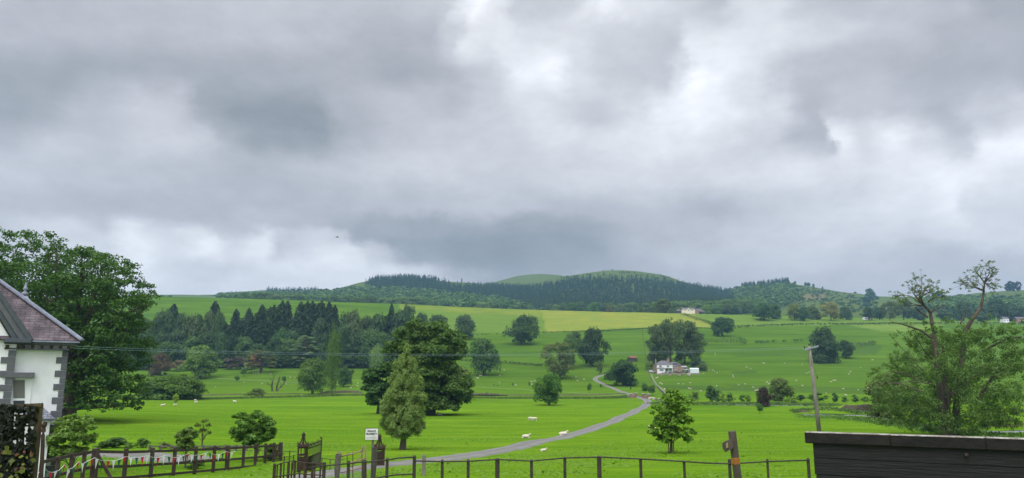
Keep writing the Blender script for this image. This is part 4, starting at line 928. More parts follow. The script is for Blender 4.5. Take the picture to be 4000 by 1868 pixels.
# ragged old tree on the right, with two tall stag-headed stems
YR = 92.0
rag = lobed('ragged_tree', 'big ragged old tree on the right with two half bare stems rising above its crown', (3705,1705), YR,
 [(3560,1302,18),(3622,1330,32),(3720,1322,34),(3852,1292,28),(3902,1302,26),(3952,1262,16),(3990,1382,28),(3985,1440,24),(3620,1262,18),(3662,1300,26),(3760,1275,16),(3792,1245,11),(3598,1312,22),(3556,1342,18),(3832,1302,24),(3872,1322,22),(3575,1290,12),(3700,1325,26),(3650,1345,40),(3705,1375,60),(3775,1330,48),(3845,1380,54),(3905,1350,34),(3420,1590,22),(3485,1650,30),(3900,1655,36),(3950,1615,26),(3400,1465,13),(3960,1300,22),(3985,1330,24),(3615,1395,44),(3545,1400,26),(3480,1440,28),(3430,1480,22),(3570,1465,60),(3680,1460,80),(3800,1465,80),(3900,1450,60),(3960,1440,30),(3460,1545,40),(3420,1520,18),(3560,1560,74),(3680,1570,86),(3800,1570,86),(3900,1540,54),(3490,1600,38),(3620,1640,62),(3740,1650,66),(3840,1640,54),(3900,1600,44),(3930,1560,26),(3700,1685,28),(3630,1670,30),(3780,1695,22),(3560,1620,44),(3500,1420,16),(3930,1400,30)],
 105000, .20, (0.064,0.108,0.040), sub=11, trunk_r=.40, seed=33, rc=.42, aspect=.5, limbs=12, inner=.8, depth=.75, flat=1.1)
plant('skirt', 'willow_tree', 3450, None, 1462, 190, 'olive brown willow behind the left side of the ragged tree', color=(0.062,0.082,0.030), Y=150)
p0 = on(3705, YR, 1705); mb = MB(); rs = np.random.RandomState(8)
def rp(px, py, dy=0): 
    q = at(px, py, YR+dy)-p0; return q
def bough(L, r0, r1, dy=0):
    pts = [rp(a, b, dy+rs.normal(scale=.15)) for a, b in L]; mb.tube(pts, list(np.linspace(r0*.62, r1*.6, len(L))), 7)
bough([(3688,1712),(3682,1600),(3664,1450),(3650,1330),(3640,1262),(3634,1222),(3612,1196),(3588,1170)], .75, .13, -1)
bough([(3728,1712),(3738,1560),(3758,1420),(3768,1300),(3800,1242),(3832,1202),(3840,1160),(3846,1105)], .7, .14, 1)
bough([(3655,1335),(3600,1292),(3530,1268),(3482,1258)], .26, .08, -1); bough([(3860,1360),(3930,1325),(3990,1315)], .25, .12)
bough([(3826,1540),(3870,1480),(3906,1440),(3895,1410)], .22, .08, -3); bough([(3820,1560),(3860,1500),(3920,1440),(3975,1450)], .25, .08, -3)
bough([(3768,1300),(3752,1262),(3770,1230),(3775,1205)], .22, .06, 1); bough([(3625,1240),(3590,1215),(3570,1200)], .2, .05, -1); bough([(3634,1222),(3660,1205),(3700,1192)], .16, .05, -1)
bough([(3600,1490),(3540,1460),(3470,1450)], .11, .06, -5); bough([(3640,1500),(3560,1490),(3480,1500)], .11, .05, -6); bough([(3600,1530),(3520,1500),(3440,1490)], .15, .04, -7)
tips = []
def twigs(a, targets, r, dy):
    for (tx, ty) in targets:
        q = rp(*a, dy); e = rp(tx, ty, dy+rs.normal(scale=1.2)); m_ = q.lerp(e, .5)+Vector(rs.normal(scale=.25, size=3)); mb.tube([q, m_, e], [r, r*.6, r*.2], 5)
        for k in range(9):
            e2 = m_.lerp(e, rs.uniform(.35, 1.1))+Vector(rs.normal(scale=(.42,.42,.38), size=3)); mb.tube([m_.lerp(e, rs.uniform(.3, .8)), e2], [r*.25, r*.1], 4); tips.append((*e2, rs.uniform(.14, .28)))
twigs((3612,1196), [(3528,1152),(3545,1120),(3560,1135),(3500,1160),(3572,1105),(3590,1128),(3470,1152)], .07, -1)
twigs((3588,1170), [(3602,1078),(3632,1100),(3655,1118),(3610,1130),(3640,1140),(3585,1100)], .07, -1)
twigs((3625,1180), [(3668,1135),(3692,1140),(3700,1155),(3650,1165)], .06, -1)
twigs((3846,1140), [(3790,1120),(3760,1100),(3735,1108),(3775,1078),(3800,1092)], .07, 1)
twigs((3846,1105), [(3830,1040),(3862,1028),(3880,1050),(3848,1060),(3815,1062),(3872,1085),(3895,1105),(3858,1120),(3885,1135)], .07, 1)
mb.build('stems', BARK, rag)
V, Fq, t = clump_leaves(rs, tips, 6500, .15, .9, .5, .7); link('upper_foliage', np_mesh('upper_foliage', V, Fq, t, mat=LEAF), rag, color=(0.070,0.105,0.06))

# dead tree and fallen trunk
p0 = ground(1080, 1529); DY = p0.y
root = thing('dead_tree', 'leafless dead tree with several bare stems on the stream bank', 'tree', p0)
mb = MB(); rs = np.random.RandomState(4)
def dp(px, py): q = at(px, py, DY)-p0; q.y += rs.normal(scale=.5); return q
for Lp, r in (([(1064,1531),(1061,1507),(1066,1490),(1071,1466)], .55), ([(1062,1508),(1050,1500),(1040,1492)], .2), ([(1066,1490),(1056,1482),(1052,1474)], .2), ([(1079,1531),(1082,1507),(1090,1480),(1093,1470)], .5), ([(1086,1495),(1100,1484)], .18),
             ([(1080,1531),(1095,1512),(1105,1502),(1113,1492)], .35), ([(1095,1512),(1100,1495)], .15), ([(1070,1466),(1064,1462),(1060,1455)], .12), ([(1071,1468),(1082,1462)], .12), ([(1050,1500),(1038,1503)], .12)):
    mb.tube([dp(*q) for q in Lp], list(np.linspace(r, r*.35, len(Lp))), 5)
mb.build('trunk', BARK, root)
p0 = ground(1905, 1548); mb = MB()
mb.tube([(-7,0,.5),(-3,.3,.65),(1,0,.6),(4,.2,.5),(8,0,.3)], [.35,.5,.55,.4,.15], 8); mb.tube([(-1,0,.6),(-.2,.1,1.7)], [.3,.12], 5); mb.tube([(2,0,.6),(4,.8,1.3)], [.2,.06], 5); mb.tube([(-5,0,.6),(-6.5,-.5,1.2)], [.2,.05], 5)
o = mb.build('fallen_trunk', BARK, loc=p0, smooth=True); tag(o, 'fallen tree trunk lying beside the stream right of the biggest central tree', 'log')

# ------------------------------------------------------------------ hedges, field fences, stream
def hedge(pts, h, w, label, color=(0.035,0.062,0.022), leaf=.5, dens=1.0, seed=1, gaps=0.0, name='hedge'):
    rs = np.random.RandomState(seed); Q = resample(gpts(pts) if not isinstance(pts[0], Vector) else [(p.x, p.y) for p in pts], w*.8)
    o0 = Vector((Q[0].x, Q[0].y, tz(Q[0].x, Q[0].y))); cl = []
    for q in Q:
        if rs.uniform() < gaps: continue
        for k in range(2):
            x, y = q.x+rs.normal(scale=w*.18), q.y+rs.normal(scale=w*.18); hh = h*rs.uniform(.6, 1.15)
            cl.append((x-o0.x, y-o0.y, tz(x, y)-o0.z+hh*.45, max(w, hh)*.52))
    V, Fq, t = clump_leaves(rs, cl, int(len(cl)*26*dens), leaf, min(1.3, h/w), .8, .15)
    o = link(name, np_mesh(name, V, Fq, t, mat=LEAF), color=color); o.location = o0; tag(o, label, 'hedge'); return o
hedge([(2670,1232),(2720,1250),(2765,1263),(2812,1283)], 3.4, 4.5, 'thick hedge running down from the cream farmhouse', (0.055,0.085,0.035), .8, seed=2)
hedge([(2792,1284),(2900,1280),(3030,1274),(3150,1271),(3340,1270),(3540,1268)], 2.6, 2.6, 'long straight dark hedge across the upper right fields', (0.026,0.045,0.022), .7, seed=3)
hedge([(3560,1268),(3700,1266),(3850,1266),(4000,1268)], 2.4, 2.6, 'dark hedge continuing behind the ragged tree to the right edge', (0.03,0.05,0.026), .7, seed=4)
hedge([(2715,1347),(2780,1347),(2850,1346),(2905,1345)], 5.0, 4.5, 'scrubby hedge right of the tall grove', (0.036,0.06,0.026), .8, seed=5, gaps=.1)
hedge([(2905,1345),(2990,1344),(3060,1342),(3130,1338)], 3.2, 3.6, 'broken line of thorn bushes continuing the hedge to the right', (0.036,0.06,0.028), .8, seed=6, gaps=.45)
hedge([(1795,1412),(1860,1414),(1960,1420),(2060,1428),(2115,1432)], 1.8, 2.2, 'low dark hedge between two dark oaks across the middle slope', (0.030,0.045,0.02), .5, seed=7)
hedge([(2110,1300),(2300,1296),(2450,1289),(2560,1284),(2660,1281),(2780,1285)], 1.1, 1.6, 'thin dark hedge line under the yellow field', (0.03,0.05,0.022), .45, seed=8)
hedge([(1600,1304),(1700,1306),(1800,1308),(1880,1308),(2100,1301)], .9, 1.4, 'faint hedge line left of the dark round oak', (0.045,0.075,0.028), .4, seed=9, gaps=.25)
hedge([(3190,1350),(3290,1358),(3380,1352),(3420,1345)], 3.2, 5, 'patch of scrub on the slope above the smaller round oak', (0.05,0.075,0.035), .9, seed=10, gaps=.2)
hedge([(2580,1582),(2700,1584),(2850,1585),(3000,1586),(3150,1586),(3260,1590)], 1.0, 1.6, 'grassy overgrown bank below the streamside bushes', (0.05,0.088,0.026), .35, seed=12)
hedge([(3100,1614),(3150,1606),(3230,1604),(3290,1608),(3400,1622)], .9, 1.5, 'reedy edge around the small pool', (0.045,0.08,0.028), .3, seed=13)
hedge([(3280,1640),(3400,1650),(3520,1668),(3600,1678)], .9, 1.6, 'rough reedy strip below the ragged tree on its left', (0.055,0.095,0.03), .28, seed=14)
hedge([(3840,1672),(3900,1676),(4000,1672)], 1.0, 1.4, 'brown brambly bank at the right edge', (0.06,0.06,0.035), .26, seed=15)
hedge([(3820,1722),(3900,1716),(4000,1718)], .5, 1.0, 'low tufts in front of the right hand water', (0.05,0.09,0.03), .2, seed=16)
def wirefence(pts, label, h=1.1, step=3.0, r=.05, mat=GREYWOOD):
    Q = resample(gpts(pts), step); o0 = Vector((Q[0].x, Q[0].y, tz(Q[0].x, Q[0].y))); root = thing('field_fence', label, 'fence', o0)
    mp = MB(); mw = MB(); top = []
    for q in Q:
        z = tz(q.x, q.y); mp.tube([(q.x-o0.x, q.y-o0.y, z-o0.z-.2), (q.x-o0.x, q.y-o0.y, z-o0.z+h)], r, 5); top.append(Vector((q.x-o0.x, q.y-o0.y, z-o0.z)))
    for f in (.4, .65, .95): mw.tube([t+Vector((0,0,h*f)) for t in top], .012 if h < 1.05 else .02, 4)
    ps = mp.build('posts', mat, root); ps['kind'] = 'stuff'; mw.build('wires', IRON, root)
wirefence([(2508,1292),(2512,1320),(2517,1350),(2521,1385),(2528,1430)], 'pale wire fence running straight down the slope left of the grove', r=.11)
wirefence([(2528,1432),(2535,1460),(2548,1490),(2580,1530),(2610,1560)], 'wire fence beside the lane left of the white farmhouse', r=.08)
wirefence([(2440,1440),(2300,1438),(2200,1436)], 'short wire fence below the very dark tall oak', r=.06)
# stream: water between low banks
def bank(pts, h, label, name='stream_bank', mat=EARTH, seed=1):
    rg = random.Random(seed); Q = resample(gpts(pts), 1.2); V = []; n = len(Q)
    for i, q in enumerate(Q):
        z = tz(q.x, q.y); hh = h*(.85+.1*math.sin(i*.21+seed)+.06*math.sin(i*.9))*min(1, i/3, (n-1-i)/3)+.02
        for dy, dz in ((-.9, -.15), (-.35, hh*.35+rg.uniform(-.1, .1)), (-.1, hh*.8), (.25, hh), (2.2, hh*.85), (4.5, -.2)): V.append((q.x+rg.uniform(-.1, .1), q.y+dy, z+dz))
    idx = np.arange(n*6).reshape(n, 6); Fq = np.stack([idx[:-1,:-1], idx[:-1,1:], idx[1:,1:], idx[1:,:-1]], -1).reshape(-1, 4)
    me = np_mesh(name, V, Fq, smooth=True, mat=mat); me.materials.append(gm.m)
    mi = np.zeros(len(Fq), dtype=np.int32); mi[np.arange(len(Fq)) % 5 >= 3] = 1; me.polygons.foreach_set('material_index', mi)
    o = link(name, me); tag(o, kind='structure'); return o
ribbon('stream', gpts([(430,1556),(600,1556),(750,1555),(900,1553),(1050,1550),(1200,1546),(1330,1544),(1420,1543),(1620,1546),(1850,1551),(2050,1553),(2250,1553),(2400,1549),(2478,1546),(2540,1556),(2600,1568),(2750,1580),(2950,1583),(3150,1586),(3300,1598),(3420,1612)]), 3.6, WATER, lift=.07, step=2, edge=.6)
ribbon('pool', gpts([(3120,1622),(3160,1621),(3215,1620),(3262,1619),(3330,1622),(3420,1628),(3500,1640)]), lambda t: 3.5 if t < .1 else (6.5 if t < .6 else 3.5), WATER, lift=.10, step=1, edge=.8)
ribbon('stream', gpts([(3780,1690),(3840,1687),(3920,1688),(4000,1686),(4200,1690)]), 3.4, WATER, lift=.10, step=1, edge=.5)
bank([(1240,1538),(1300,1537),(1360,1535),(1420,1536)], 1.3, '', seed=2); bank([(470,1546),(600,1547),(800,1546),(1000,1542),(1180,1538)], .45, '', seed=3)
bank([(1870,1543),(2050,1545),(2250,1545),(2400,1541),(2455,1538)], .45, '', seed=4); bank([(3270,1606),(3330,1604),(3400,1606),(3470,1612),(3520,1618)], 1.7, '', seed=5)
bank([(3100,1613),(3135,1610),(3170,1611)], .6, '', seed=6)
def rushes(name, pts, width, n, h, color, label, seed):
    rs = np.random.RandomState(seed); Q = resample(gpts(pts), .6); P = []; 
    for _ in range(n):
        q = Q[rs.randint(len(Q))]; x = q.x+rs.normal(scale=width*.4); y = q.y+rs.normal(scale=width*.5); P.append((x, y, tz(x, y)+h*.35*rs.uniform(.5, 1.3)))
    P = np.array(P); Nn = np.tile([0, -1, .15], (n, 1)); a = leaf_quads(rs, P, Nn, h, .3, droop=4.0)
    return tag(link(name, np_mesh(name, a[0], a[1], a[2], mat=LEAF), color=color), label, 'rushes', kind='stuff')
rushes('stream_rushes', [(440,1562),(600,1561),(800,1560),(1000,1556),(1200,1551),(1400,1546),(1850,1556),(2100,1558),(2300,1558),(2440,1554)], 3.0, 9000, .8, (0.055,0.082,0.028), 'rushes along the near edge of the stream', 1)
rushes('meadow_rushes', [(3180,1632),(3300,1634),(3420,1646),(3560,1664),(3700,1690),(3850,1700)], 4.0, 7000, .5, (0.06,0.11,0.03), 'rushes and long grass round the pool', 2)
rushes('bank_grass', [(2560,1578),(2700,1578),(2900,1579),(3100,1580),(3260,1584)], 4.0, 5000, .7, (0.06,0.10,0.03), 'long grass below the streamside bushes', 3)
for i, (px, py) in enumerate(((2466,1556),(2484,1553),(2513,1556),(2534,1558))):
    p = ground(px, py); t = thing('bridge_pillar', f'small brick pillar of the stream bridge on the track, {("leftmost","second from left","third from left","rightmost")[i]}', 'pillar', p, .2, 'brick pillars of the stream bridge')
    mb = MB(); mb.box((0,0,.65), (.95,.95,1.5)); mb.build('shaft', BRICK, t); mb = MB(); mb.box((0,0,1.5), (1.2,1.2,.2)); mb.poly([(-.6,-.6,1.6),(.6,-.6,1.6),(0,0,1.85)]); mb.poly([(.6,-.6,1.6),(.6,.6,1.6),(0,0,1.85)]); mb.poly([(.6,.6,1.6),(-.6,.6,1.6),(0,0,1.85)]); mb.poly([(-.6,.6,1.6),(-.6,-.6,1.6),(0,0,1.85)]); mb.build('cap', STONE, t)
for pa, pb in (((2466,1556),(2484,1553)), ((2513,1556),(2534,1558))):
    a, b = ground(*pa), ground(*pb); mb = MB(); mb.beam((0,0,.45), b-a+Vector((0,0,.45)), .35, 1.0); o = mb.build('parapet', BRICK, loc=a); tag(o, f'low brick parapet on the {"near left" if pa[0] < 2500 else "right"} side of the stream bridge', 'parapet')

# ------------------------------------------------------------------ telegraph pole and wires
pb = ground(3207, 1738); YP = pb.y; ptop = at(3161, 1352, YP)
root = thing('telegraph_pole', 'leaning wooden telegraph pole with a grey crossarm in the right meadow', 'pole', pb)
mb = MB(); mb.tube([Vector((0,0,-.5)), (ptop-pb)*.5, ptop-pb], [.19, .165, .13], 12); mb.build('shaft', PALEBARK, root, smooth=True)
ca_, cb_ = at(3141,1367,YP-.35)-pb, at(3197,1352,YP+.1)-pb
mb = MB(); mb.beam(ca_, cb_, .09, .13); mb.build('crossarm', LEAD, root)
for q in (ca_+Vector((.05,0,.1)), cb_+Vector((-.05,0,.1)), ptop-pb):
    mb = MB(); mb.tube([q, q+Vector((0,0,.12)), q+Vector((0,0,.14)), q+Vector((0,0,.22))], [.03,.05,.07,.04], 8); mb.build('insulator', IRON, root)
mb = MB(); mb.tube([ptop-pb+Vector((.15,-.1,-.3)), at(3170,1420,YP-.2)-pb, at(3184,1448,YP-.2)-pb, at(3192,1470,YP-.2)-pb], .012, 4); mb.build('stay_wire', IRON, root)
mb = MB(); mb.tube([at(3192,1470,YP-.2)-pb, at(3193,1480,YP-.2)-pb], [.05,.06], 7); mb.build('weight', IRON, root)
WIRE = simple('pale_wire', (0.16,0.24,0.26), (0.20,0.30,0.32), 3, .5)
for k, (ya, yb_, lb) in enumerate(((1341,1352,'upper pale overhead wire crossing in front of the left wood'), (1349,1363,'lower pale overhead wire crossing in front of the left wood'))):
    A = at(-300, 1322+k*9, 66); B = at(3141 if k == 0 else 3190, 1356+(4 if k else 0), YP)
    pts = [A.lerp(B, t)-Vector((0,0,.95*4*t*(1-t))) for t in np.linspace(0, 1, 40)]
    mb = MB(); mb.tube([p-A for p in pts], .008, 5); o = mb.build('overhead_wire', WIRE, loc=A); tag(o, lb, 'wire', 'overhead wires')

# ------------------------------------------------------------------ white house on the left
TH = math.radians(31); ca, sa = math.cos(TH), math.sin(TH); HO = at(267, 1370, 36.0)
HZ = tz(HO.x, HO.y)
def fac(px, py, off=0.0):
    u, v = uv_of(px, py); Ox, Oy = HO.x-off*sa, HO.y+off*ca
    s = (u*Oy-Ox)/(ca-u*sa); Y = Oy+s*sa
    return Vector((s, off, CAMH+v*Y-HZ))
house = thing('house', 'white rendered house with grey quoins and slate roof at the left edge', 'house', (HO.x, HO.y, HZ), TH)
zc = fac(200, 1366).z; ze = fac(313, 1333, -.45).z
mb = MB(); mb.poly([(-9,0,-.6),(0,0,-.6),(0,0,ze),(-9,0,ze)], 8, (0,1,0)); mb.build('wall', RENDERW, house)
# gable wing in front on the left
wr = fac(60, 1400, -.3).x; gi = fac(45, 1320, -.3); ga = fac(-140, 1011, -.3)
mb = MB(); mb.poly([(-9,-.3,-.6),(wr,-.3,-.6),(wr,-.3,gi.z),(gi.x,-.3,gi.z),(ga.x,-.3,ga.z),(2*ga.x-gi.x,-.3,gi.z),(-9,-.3,gi.z)], .298, (0,1,0)); mb.build('gable_wall', RENDERW, house)
def board(name, a0, a1, b0, b1, off, th, mat):
    P = [fac(*a0, off), fac(*a1, off), fac(*b1, off), fac(*b0, off)]; mb = MB(); mb.poly(P, th, (0,1,0)); mb.build(name, mat, house)
sl_o = lambda px: 1137+px*1.462
sl_i = lambda px: 1245+px*1.667
def slope(px, f): return sl_o(px)*(1-f)+sl_i(px)*f
board('bargeboard', (-140, slope(-140,.0)), (-140, slope(-140,.22)), (128, slope(128,0)), (118, slope(118,.26)), -.62, .16, PAINTG)
board('bargeboard', (-140, slope(-140,.26)), (-140, slope(-140,.72)), (112, slope(112,.22)), (82, slope(82,.62)), -.54, .12, QUOIN)
board('bargeboard', (-140, slope(-140,.76)), (-140, slope(-140,1.)), (78, slope(78,.62)), (50, slope(50,.98)), -.46, .12, PAINTG)
board('soffit_board', (-140, slope(-140,.9)), (-140, slope(-140,1.12)), (48, slope(48,.95)), (36, slope(36,1.1)), -.36, .05, IRON)
# roof
def hip(phi):
    e = fac(313, 1333, -.5); 
    for t in np.linspace(.5, 9, 400):
        P = Vector((e.x-t, e.y+t, e.z+t*math.tan(phi))); X = HO.x+P.x*ca-P.y*sa; Y = HO.y+P.x*sa+P.y*ca; px, py = proj(X, Y, HZ+P.z)
        if px <= 0: return py, t
    return py, t
phi = min(np.radians(np.linspace(15, 60, 181)), key=lambda a: abs(hip(a)[0]-1104)); E = fac(313, 1333, -.5); TT = 4.6
AP = Vector((E.x-TT, E.y+TT, E.z+TT*math.tan(phi)))
def uvface(name, P, mat, uvec, origin, parent):
    me = bpy.data.meshes.new(name); me.from_pydata([tuple(p) for p in P], [], [tuple(range(len(P)))]); uvl = me.uv_layers.new(name='UVMap')
    nrm = (P[1]-P[0]).cross(P[2]-P[0]).normalized(); uvec = uvec.normalized(); vvec = nrm.cross(uvec).normalized()
    for i, p in enumerate(P): uvl.data[i].uv = ((p-origin).dot(uvec), (p-origin).dot(vvec))
    me.materials.append(mat); o = link(name, me, parent); sm = o.modifiers.new('thick', 'SOLIDIFY'); sm.thickness = .04; sm.offset = -1; return o
uvface('roof', [Vector((-10,E.y,E.z)), E, AP, Vector((-10,AP.y,AP.z))], SLATE, Vector((1,0,0)), E, house)
uvface('roof', [E, Vector((E.x,8.5,E.z)), Vector((AP.x,8.5-TT,AP.z)), AP], SLATE, Vector((0,1,0)), E, house)
rr_ = Vector((0,0,.05)); mb = MB(); mb.beam(E+rr_+Vector((.08,-.08,0)), AP+rr_, .22, .07); mb.build('hip_flashing', LEAD, house)
mb = MB(); mb.tube([E+rr_*2+Vector((.08,-.08,0)), AP+rr_*2.2], .045, 8); mb.build('hip_roll', LEAD, house)
ra = fac(-140, slope(-140,0), -.5); rb_ = fac(134, 1330, -.5)
uvface('gable_roof', [rb_, Vector((rb_.x,4.2,rb_.z)), Vector((ra.x,4.2,ra.z)), ra], SLATE, Vector((0,1,0)), rb_, house)
# back turret roof with finial
A_ = at(97,1147,41.5); B0 = at(97,1147,41.5)-Vector((0,0,1.9))
def toH(P): 
    d = Vector(P)-Vector((HO.x,HO.y,HZ)); return Vector((d.x*ca+d.y*sa, -d.x*sa+d.y*ca, d.z))
a_ = toH(A_); mb = MB(); q = [a_+Vector((dx*1.5,dy*1.5,-1.9)) for dx, dy in ((-1,-1),(1,-1),(1,1),(-1,1))]
for i in range(4): mb.poly([q[i], q[(i+1)%4], a_])
mb.build('turret_roof', LEAD, house)
mb = MB(); mb.tube([a_+Vector((0,0,z)) for z in (-.1,.05,.1,.16,.24,.30,.36,.5,.62)], [.14,.16,.07,.05,.12,.10,.06,.05,.01], 10); mb.build('finial', LEAD, house, smooth=True)
# gutter, cornice, brackets
def bar(name, xa, xb, ya, yb_, off, th, mat, cx=200):
    za, zb = fac(cx, yb_, off).z, fac(cx, ya, off).z; x0, x1 = fac(xa, (ya+yb_)/2, off).x, fac(xb, (ya+yb_)/2, off).x
    mb = MB(); mb.box(((x0+x1)/2, off+th/2, (za+zb)/2), (x1-x0, th, zb-za)); return mb.build(name, mat, house, bevel=.008)
bar('gutter', 118, 313, 1332, 1338, -.55, .13, LEAD); bar('fascia', 16, 300, 1339, 1347, -.44, .435, PAINTG); bar('cornice_end', 14, 122, 1322, 1338, -.66, .655, PAINTG, 60)
bar('string_course', 16, 272, 1362, 1368, -.36, .355, PAINTG)
for i, px in enumerate((28, 72, 90, 127, 164, 201, 237, 268)):
    c = fac(px, 1355, -.38); top = fac(px, 1347, -.38).z; bot = fac(px, 1363, -.38).z
    mb = MB(); mb.poly([(c.x-.07,-.345,top+.0),(c.x-.07,-.345-.09,top),(c.x-.07,-.345-.09,top-.08),(c.x-.07,-.345-.02,bot+.01),(c.x-.07,-.345,bot+.01)], .14, (1,0,0)); mb.build('bracket', IRON, house)
# quoins
def quoins(xr, z0, z1, off, flip=False, w=(.24,.46)):
    z = z1; k = 0
    while z > z0:
        ww = w[k % 2]; mb = MB(); mb.box((xr-ww/2+.012, off-.012, z-.15), (ww, .05, .285)); mb.build('quoin', QUOIN, house, bevel=.012); z -= .302; k += 1
quoins(0, -.4, fac(265,1370).z, -.0)
quoins(wr, -.4, fac(60,1368,-.3).z, -.3, w=(.30,.55))
# window with blind
bar('lintel', 10, 135, 1455, 1476, -.37, .36, QUOIN, 70)
bar('window_frame', 50, 118, 1476, 1612, -.03, .028, WHITEP, 80)
def pane(xa, xb, ya, yb_, mat, nm, off):
    P = [fac(xa,yb_,off), fac(xb,yb_,off), fac(xb,ya,off), fac(xa,ya,off)]; z0 = fac(80,yb_,off).z; z1 = fac(80,ya,off).z
    P[0].z = P[1].z = z0; P[2].z = P[3].z = z1; mb = MB(); mb.poly(P, .01, (0,1,0)); return mb.build(nm, mat, house)
BL = Mat('slatted_blind'); wv = BL.n.new('ShaderNodeTexWave'); wv.bands_direction = 'Z'; wv.inputs['Scale'].default_value = 7; tcn = BL.n.new('ShaderNodeTexCoord'); BL.l.new(tcn.outputs['Object'], wv.inputs['Vector'])
BL.color(BL.ramp(wv.outputs['Color'], [(.3, (.05,.05,.045)), (.8, (.26,.26,.24))])); BL.rough(.5)
pane(52, 97, 1485, 1556, BL.m, 'upper_pane', -.045); pane(52, 96, 1565, 1606, GLASS, 'lower_pane', -.045)
bar('window_reveal', 106, 121, 1476, 1612, -.045, .04, WHITEP, 80)
# porch
pr0, pr1 = fac(110,1640,-1.1).x, fac(197,1640,-1.1).x; pz = fac(180,1636,-1.1).z; pt = fac(160,1588,-.7)
mb = MB(); mb.box(((pr0+pr1)/2, -.56, pz/2-.3), (pr1-pr0, 1.1, pz+.6)); mb.build('porch_wall', RENDERW, house)
e0 = Vector((pr1+.16, -1.27, pz)); e1 = Vector((pr0-.16, -1.27, pz)); tp0 = Vector((pt.x+.05, -.6, pt.z)); tp1 = Vector((pt.x-.5, -.6, pt.z)); w0 = Vector((pr1+.16, .0, pz)); w1 = Vector((pr0-.16, 0, pz))
uvface('porch_roof', [e1, e0, tp0, tp1], SLATEB, Vector((1,0,0)), e0, house); uvface('porch_roof', [e0, w0, tp0], SLATEB, Vector((0,1,0)), e0, house); uvface('porch_roof', [w1, e1, tp1], SLATEB, Vector((0,1,0)), e1, house)
mb = MB(); mb.tube([tp1, tp0], .035, 6); mb.tube([tp0-Vector((0,0,.05)), tp0+Vector((0,0,.09)), tp0+Vector((0,0,.16))], [.05,.04,.01], 6); mb.build('porch_ridge', PAINTG, house)
mb = MB(); mb.box(((pr0+pr1)/2, -1.26, pz-.04), (pr1-pr0+.3, .06, .08)); mb.build('porch_gutter', PAINTG, house)
mb = MB(); c = fac(158,1690,-1.12); mb.box((c.x, -1.13, 1.0), (.42, .04, 2.1)); mb.build('porch_door_frame', WHITEP, house)
# ------------------------------------------------------------------ near fences, gate, sign
def local(o0, px, py, Y): return at(px, py, Y)-o0
# brown post and rail fence
FP = [(165,27.6,.13),(228,29.2,.14),(280,30.4,.14),(328,31.4,.14),(371,32.4,.26),(490,34.8,.17),(593,36.8,.17),(681,38.6,.17),(763,40.4,.17),(835,42.2,.17),(888,43.6,.24),(950,45.3,.17),(997,46.6,.17),(1035,47.8,.17),(1068,48.8,.17),(1094,49.7,.24)]
o0 = on(371, 32.4, 1800); fence = thing('rail_fence', 'dark brown timber post and rail fence with a corner, bunting strung along it', 'fence', o0)
tops = []
for px, Y, w in FP:
    p = on(px, Y, 1800); yt = float(np.interp(px, [165,280,371,490,680,880,1000,1094], [1800,1768,1752,1752,1747,1741,1734,1728])); zt = (CAMH+v_of(yt)*Y)-o0.z
    q = p-o0; mb = MB(); mb.box((q.x, q.y, (zt+q.z-.3)/2), (w, w*.8, zt-q.z+.3), .3); mb.build('post', TIMBER, fence, bevel=.012)
    yr = float(np.interp(px, [165,280,371,490,680,880,1000,1094], [1806,1780,1763,1766,1760,1752,1745,1739])); tops.append((Vector((q.x, q.y-.1, CAMH+v_of(yr)*Y-o0.z)), q.z))
for f, nm in ((0, 'top rail'), (1, 'middle rail'), (2, 'bottom rail')):
    for (a, za), (b, zb_) in zip(tops, tops[1:]):
        A = a.copy(); B = b.copy(); 
        if f == 1: A.z -= .60; B.z -= .60
        if f == 2: A.z -= 1.08; B.z -= 1.08
        mb = MB(); mb.beam(A, B+(B-A)*.001, .045, .115); mb.build('rail', TIMBER, fence)
q = tops[4][0]; mb = MB(); mb.beam(q+Vector((.05,.12,-.1)), local(o0, 452, 1900, 32.6), .11, .11); mb.build('brace', TIMBER, fence)
q = tops[-1][0]; mb = MB(); mb.beam(q+Vector((0,.1,-.1)), q+Vector((-.75,.3,-1.1)), .1, .1); mb.build('brace', TIMBER, fence)
# lower rail fence behind
o0 = on(780, 62, 1745); f2 = thing('rail_fence', 'weathered low rail fence behind the garden shrubs, mostly hidden', 'fence', o0)
pp = []
for px in range(585, 1110, 42):
    p = on(px, 60, 1750)-o0; zt = CAMH+v_of(1738)*60-o0.z; mb = MB(); mb.box((p.x, p.y, (p.z-.2+zt)/2), (.14,.14,zt-p.z+.2)); mb.build('post', GREYWOOD, f2); pp.append(Vector((p.x, p.y-.08, zt-.1)))
for dz in (0, -.35):
    for a, b in zip(pp, pp[1:]): mb = MB(); mb.beam(a+Vector((0,0,dz)), b+Vector((0,0,dz)), .05, .1); mb.build('rail', GREYWOOD, f2)
